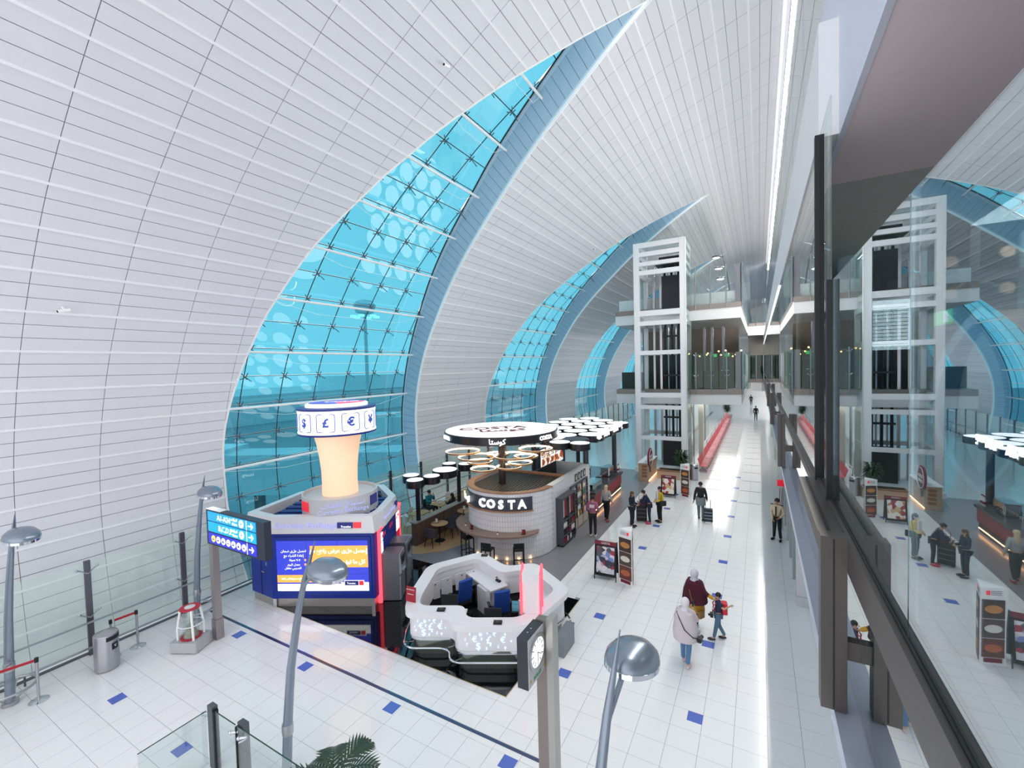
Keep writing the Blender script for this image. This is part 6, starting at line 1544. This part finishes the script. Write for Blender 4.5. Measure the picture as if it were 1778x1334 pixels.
def tri_totem(label, loc, rz, h):
    t = thing('menu_totem', label, 'totem', loc, rz, 'triangular menu totems')
    r = .30
    P3 = [(r*math.cos(-PI/2+2*PI*i/3+PI/3), r*math.sin(-PI/2+2*PI*i/3+PI/3)) for i in range(3)]
    MB().prism(P3, 0, h).build('body', M_PRW, t)
    MB().prism(inset(P3, .02), h, h+.004).build('top', M_WHITE, t)
    for i in range(3):
        a, b = Vector(P3[i]), Vector(P3[(i+1) % 3]); m_ = (a+b)/2; d = (b-a).normalized(); n = Vector((d.y, -d.x)); an = math.atan2(d.y, d.x); L = (b-a).length
        for j, (c, dish) in enumerate((('#4a3532', '#c98a4a'), ('#57443e', '#e6ddd2'), ('#6a3a30', '#c2653a'))):
            z0 = .16+(h-.42)*(2-j)/3; hh = (h-.42)/3-.02; q = m_+n*.006
            pnl = MB().box((q.x, q.y, z0+hh/2), (L*.86, .012, hh), rz=an).build('menu_panel', mat('menu_brown_%d' % j, c, .5, var=.3, scale=12), t)
            q = m_+n*.014; mb = MB(); N = 18
            for k_ in range(1): 
                cen = Vector((q.x, q.y, z0+hh/2)); R_ = [cen+Vector((d.x*math.cos(2*PI*s/N), d.y*math.cos(2*PI*s/N), .55*math.sin(2*PI*s/N)))*L*.34 for s in range(N)]
                mb.add(R_, [tuple(range(N))])
            mb.build('dish_picture', mat('dish_%d' % j, dish, .5, var=.35, scale=14), pnl)
        q = m_+n*.006
        MB().box((q.x, q.y, .09), (L*.7, .012, .10), rz=an).build('foot_badge', M_CRED, t)
        MB().box((q.x+d.x*L*.2, q.y+d.y*L*.2, h-.12), (L*.14, .012, .1), rz=an).build('red_badge', MATS['logo_red'], t)
        for j in range(3): MB().box((q.x-d.x*L*.12, q.y-d.y*L*.12, h-.08-.04*j), (L*.4, .012, .012), rz=an).build('print_line', mat('print_grey', '#9a9aa2', .5), t)
    return t
tri_totem('white triangular menu totem beside the near pavement board', (-3.78, 14.2, 0), math.radians(-18), 1.8)
tri_totem('white triangular menu totem beside the far pavement board', (-3.42, 24.95, 0), math.radians(-22), 1.75)
# ------------------------------------------------------------------ wood counter with round sign, bins, plants
WC = thing('wood_counter', 'pale wood condiment counter with a dark red round sign by the lift', 'counter', (-6.1, 28.2, 0))
wb(MB().bb(-6.5, -5.9, 27.25, 29.6, 0, 1.1), 'body', mat('pale_wood', '#bfa489', .5, var=.15, scale=4), WC); wb(MB().bb(-6.55, -5.85, 27.2, 29.65, 1.1, 1.14), 'worktop', M_PRW, WC)
for z in (.25, .45, .65, .85): wb(MB().bb(-6.3, -6.0, 27.235, 27.25, z, z+.14), 'drawer', mat('drawer_wood', '#9a6a48', .5), WC)
wb(MB().bb(-5.9, -5.89, 27.3, 29.55, .04, .06), 'glow_strip', MATS['warm_strip'], WC)
RS = thing('round_sign', 'dark red round coffee sign standing on the wood counter edge', 'sign', (-5.85, 27.5, 1.45))
rs = MB().lathe([(0, -.05), (.55, -.05), (.58, -.03), (.58, .03), (.55, .05), (0, .05)], n=36).mesh('disc', M_CRED, True); o = link('disc', rs, RS); o.rotation_euler = (0, PI/2, 0)
text('COSTA', M_PRW, RS, (.06, 0, .08), .22, PI/2, ext=.004, bold=.006); text('COFFEE', M_PRW, RS, (.06, 0, -.14), .2, PI/2, ext=.004, bold=.006); MB().tube([(.06, .49*math.cos(2*PI*i/32), .49*math.sin(2*PI*i/32)) for i in range(32)], .012, 5, True).build('rim_line', M_PRW, RS)
MB().bb(-.03, .03, -.05, .05, -.9, -.5).build('bracket', M_CGREY, RS)
PLT = thing('planter_box', 'long wood planter box at the foot of the lift tower', 'planter', (-4.6, 28.6, 0))
wb(MB().bb(-5.6, -3.75, 28.3, 29.0, 0, .55), 'box', MATS['pale_wood'], PLT); wb(MB().bb(-5.5, -3.85, 28.4, 28.9, .5, .56), 'soil', mat('soil', '#3a2c22', .9), PLT); wb(MB().bb(-5.62, -3.73, 28.28, 28.31, .48, .55), 'rim', MATS['drawer_wood'], PLT)
def bush(label, loc, h, r, n=70, seed=1, pot=True):
    t = thing('bushy_plant', label, 'plant', loc)
    rr = random.Random(seed)
    if pot: MB().lathe([(.2, 0), (.26, .4), (.24, .42), (.0, .38)], n=18).build('pot', mat('grey_pot', '#8a8a8e', .5), t, True)
    z0 = .35 if pot else 0
    MB().tube([(0, 0, z0), (.03, 0, z0+h*.3), (0, .02, z0+h*.6)], [.03, .022, .01], 6).build('stem', mat('bark', '#5a4632', .8), t)
    for g in range(7):
        m = MB(); az = 2*PI*g/7
        for i in range(n//7):
            b = Vector((0, 0, z0+h*rr.uniform(.1, .5))); a = az+rr.uniform(-.5, .5); L = r*rr.uniform(.6, 1.1); zz = h*rr.uniform(.1, .55)
            tip = b+Vector((L*math.cos(a), L*math.sin(a), zz)); mid = b*.45+tip*.55+Vector((0, 0, .12*h)); s = Vector((-math.sin(a), math.cos(a), 0))*.035
            m.add([b, mid-s, tip+Vector((0, 0, -.12*h)), mid+s], [(0, 1, 2, 3)])
        m.build('leaf_cluster', mat('bush_green', '#2f4a2c', .5, var=.35, scale=4), t)
    return t
bush('dense green plant in the wood planter beside the lift tower', (-4.2, 28.65, .55), 1.5, .62, 210, 2, False)
bush('green potted plant behind the red seats far down the aisle', (-3.6, 62.5, 0), 1.9, .8, 140, 4)
LB = thing('litter_bin', 'round steel litter bin at the start of the red seats', 'bin', (-3.5, 28.8, 0))
MB().lathe([(.22, 0), (.24, .02), (.24, .9), (.2, .95), (0, .97)], n=22).build('body', M_STEEL, LB, True); MB().arc_slab((0, 0), .235, .245, .72, .82, -1.4, -.2, 8).build('slot', M_BLACK, LB)
# ------------------------------------------------------------------ red waiting seats
M_RSEAT = mat('red_seat', '#ef6068', .4, var=.05); M_RBACK = mat('red_back', '#e45f66', .5)
seat_me = MB()
for i in range(6): seat_me.bb(.04+.075*i, .105+.075*i, -.24, .24, .40, .425)
seat_me = seat_me.mesh('seat', M_RSEAT)
back_me = MB().add([(.04, -.24, .44), (.04, .24, .44), (-.10, .24, .88), (-.10, -.24, .88), (.015, -.24, .44), (.015, .24, .44), (-.125, .24, .88), (-.125, -.24, .88)], [(0, 1, 2, 3), (7, 6, 5, 4), (0, 4, 5, 1), (1, 5, 6, 2), (2, 6, 7, 3), (3, 7, 4, 0)]).mesh('backrest', M_RBACK)
arm_me = MB().tube([(.45, 0, .4), (.45, 0, .6), (.1, 0, .62)], .016, 6).mesh('armrest', M_STEEL)
leg_me = MB().tube([(.05, 0, .36), (.1, 0, .2), (-.05, 0, .02)], .025, 6).tube([(.1, 0, .2), (.4, 0, .02)], .025, 6).mesh('leg', M_STEEL)
beam_me = MB().bb(.1, .16, -1.3, 1.3, .33, .38).mesh('beam', M_STEEL)
for b in range(11):
    y = 32.2+2.85*b
    t = thing('waiting_bench', 'red waiting bench of five seats along the aisle, %s from the lift' % ('first', 'second', 'third', 'fourth', 'fifth', 'sixth', 'seventh', 'eighth', 'ninth', 'tenth', 'eleventh')[b], 'bench', (-3.42, y, 0), 0, 'red waiting benches')
    link('beam', beam_me, t)
    for i in range(5): link('seat', seat_me, t, (0, -1.06+.53*i, 0)); link('backrest', back_me, t, (0, -1.06+.53*i, 0))
    for i in range(6): link('armrest', arm_me, t, (0, -1.325+.53*i, 0))
    for d in (-.8, .8): link('leg', leg_me, t, (0, d, 0))
sr_ = thing('seat_rail', 'steel handrail running behind the red benches', 'handrail', (-3.75, 46, 0))
wb(MB().cyl((-3.75, 31, .95), (-3.75, 63, .95), .025, n=6), 'rail', M_STEEL, sr_); 
for i in range(9): wb(MB().cyl((-3.75, 31+4*i, 0), (-3.75, 31+4*i, .95), .02, n=6), 'post', M_STEEL, sr_)
# ------------------------------------------------------------------ red topped sign by the staff member
t = thing('red_sign', 'steel sign post with a red head beside the pale wall', 'sign', (.80, 21.6, 0))
MB().rbox((0, 0, .9), (.12, .12, 1.8), .03).build('post', M_STEEL, t); MB().box((0, -.02, 2.0), (.3, .06, .26)).build('head', mat('sign_red', '#e01b2f', .4, emit=.3), t)
MB().box((-.065, 0, .9), (.02, .1, 1.7)).build('red_edge', mat('dark_red_edge', '#8a3030', .4), t)

# ------------------------------------------------------------------ cameras on the vault
for (sv, yv), lb in (((26.97, 4.05), 'small white camera on a bracket low on the near vault'), ((17.1, 9.75), 'small white camera high on the vault left of the crescent'), ((18.9, 26.2), 'small white camera on the second vault shell')):
    c0 = Vector(vault(sv, yv, -.03)); nn = (Vector(vault(sv, yv, -1.03))-c0).normalized()
    t = thing('ceiling_camera', lb, 'camera', c0, group='cameras on the vault')
    MB().cyl((0, 0, 0), nn*.16, .025, n=8).build('bracket', M_TRIM, t); MB().cyl(nn*.16+Vector((0, .1, .02)), nn*.16+Vector((0, -.12, -.04)), .04, n=10).build('housing', M_TRIM, t); MB().cyl(nn*.16+Vector((0, -.12, -.04)), nn*.16+Vector((0, -.13, -.043)), .03, n=10).build('lens', M_BLACK, t)
finish()
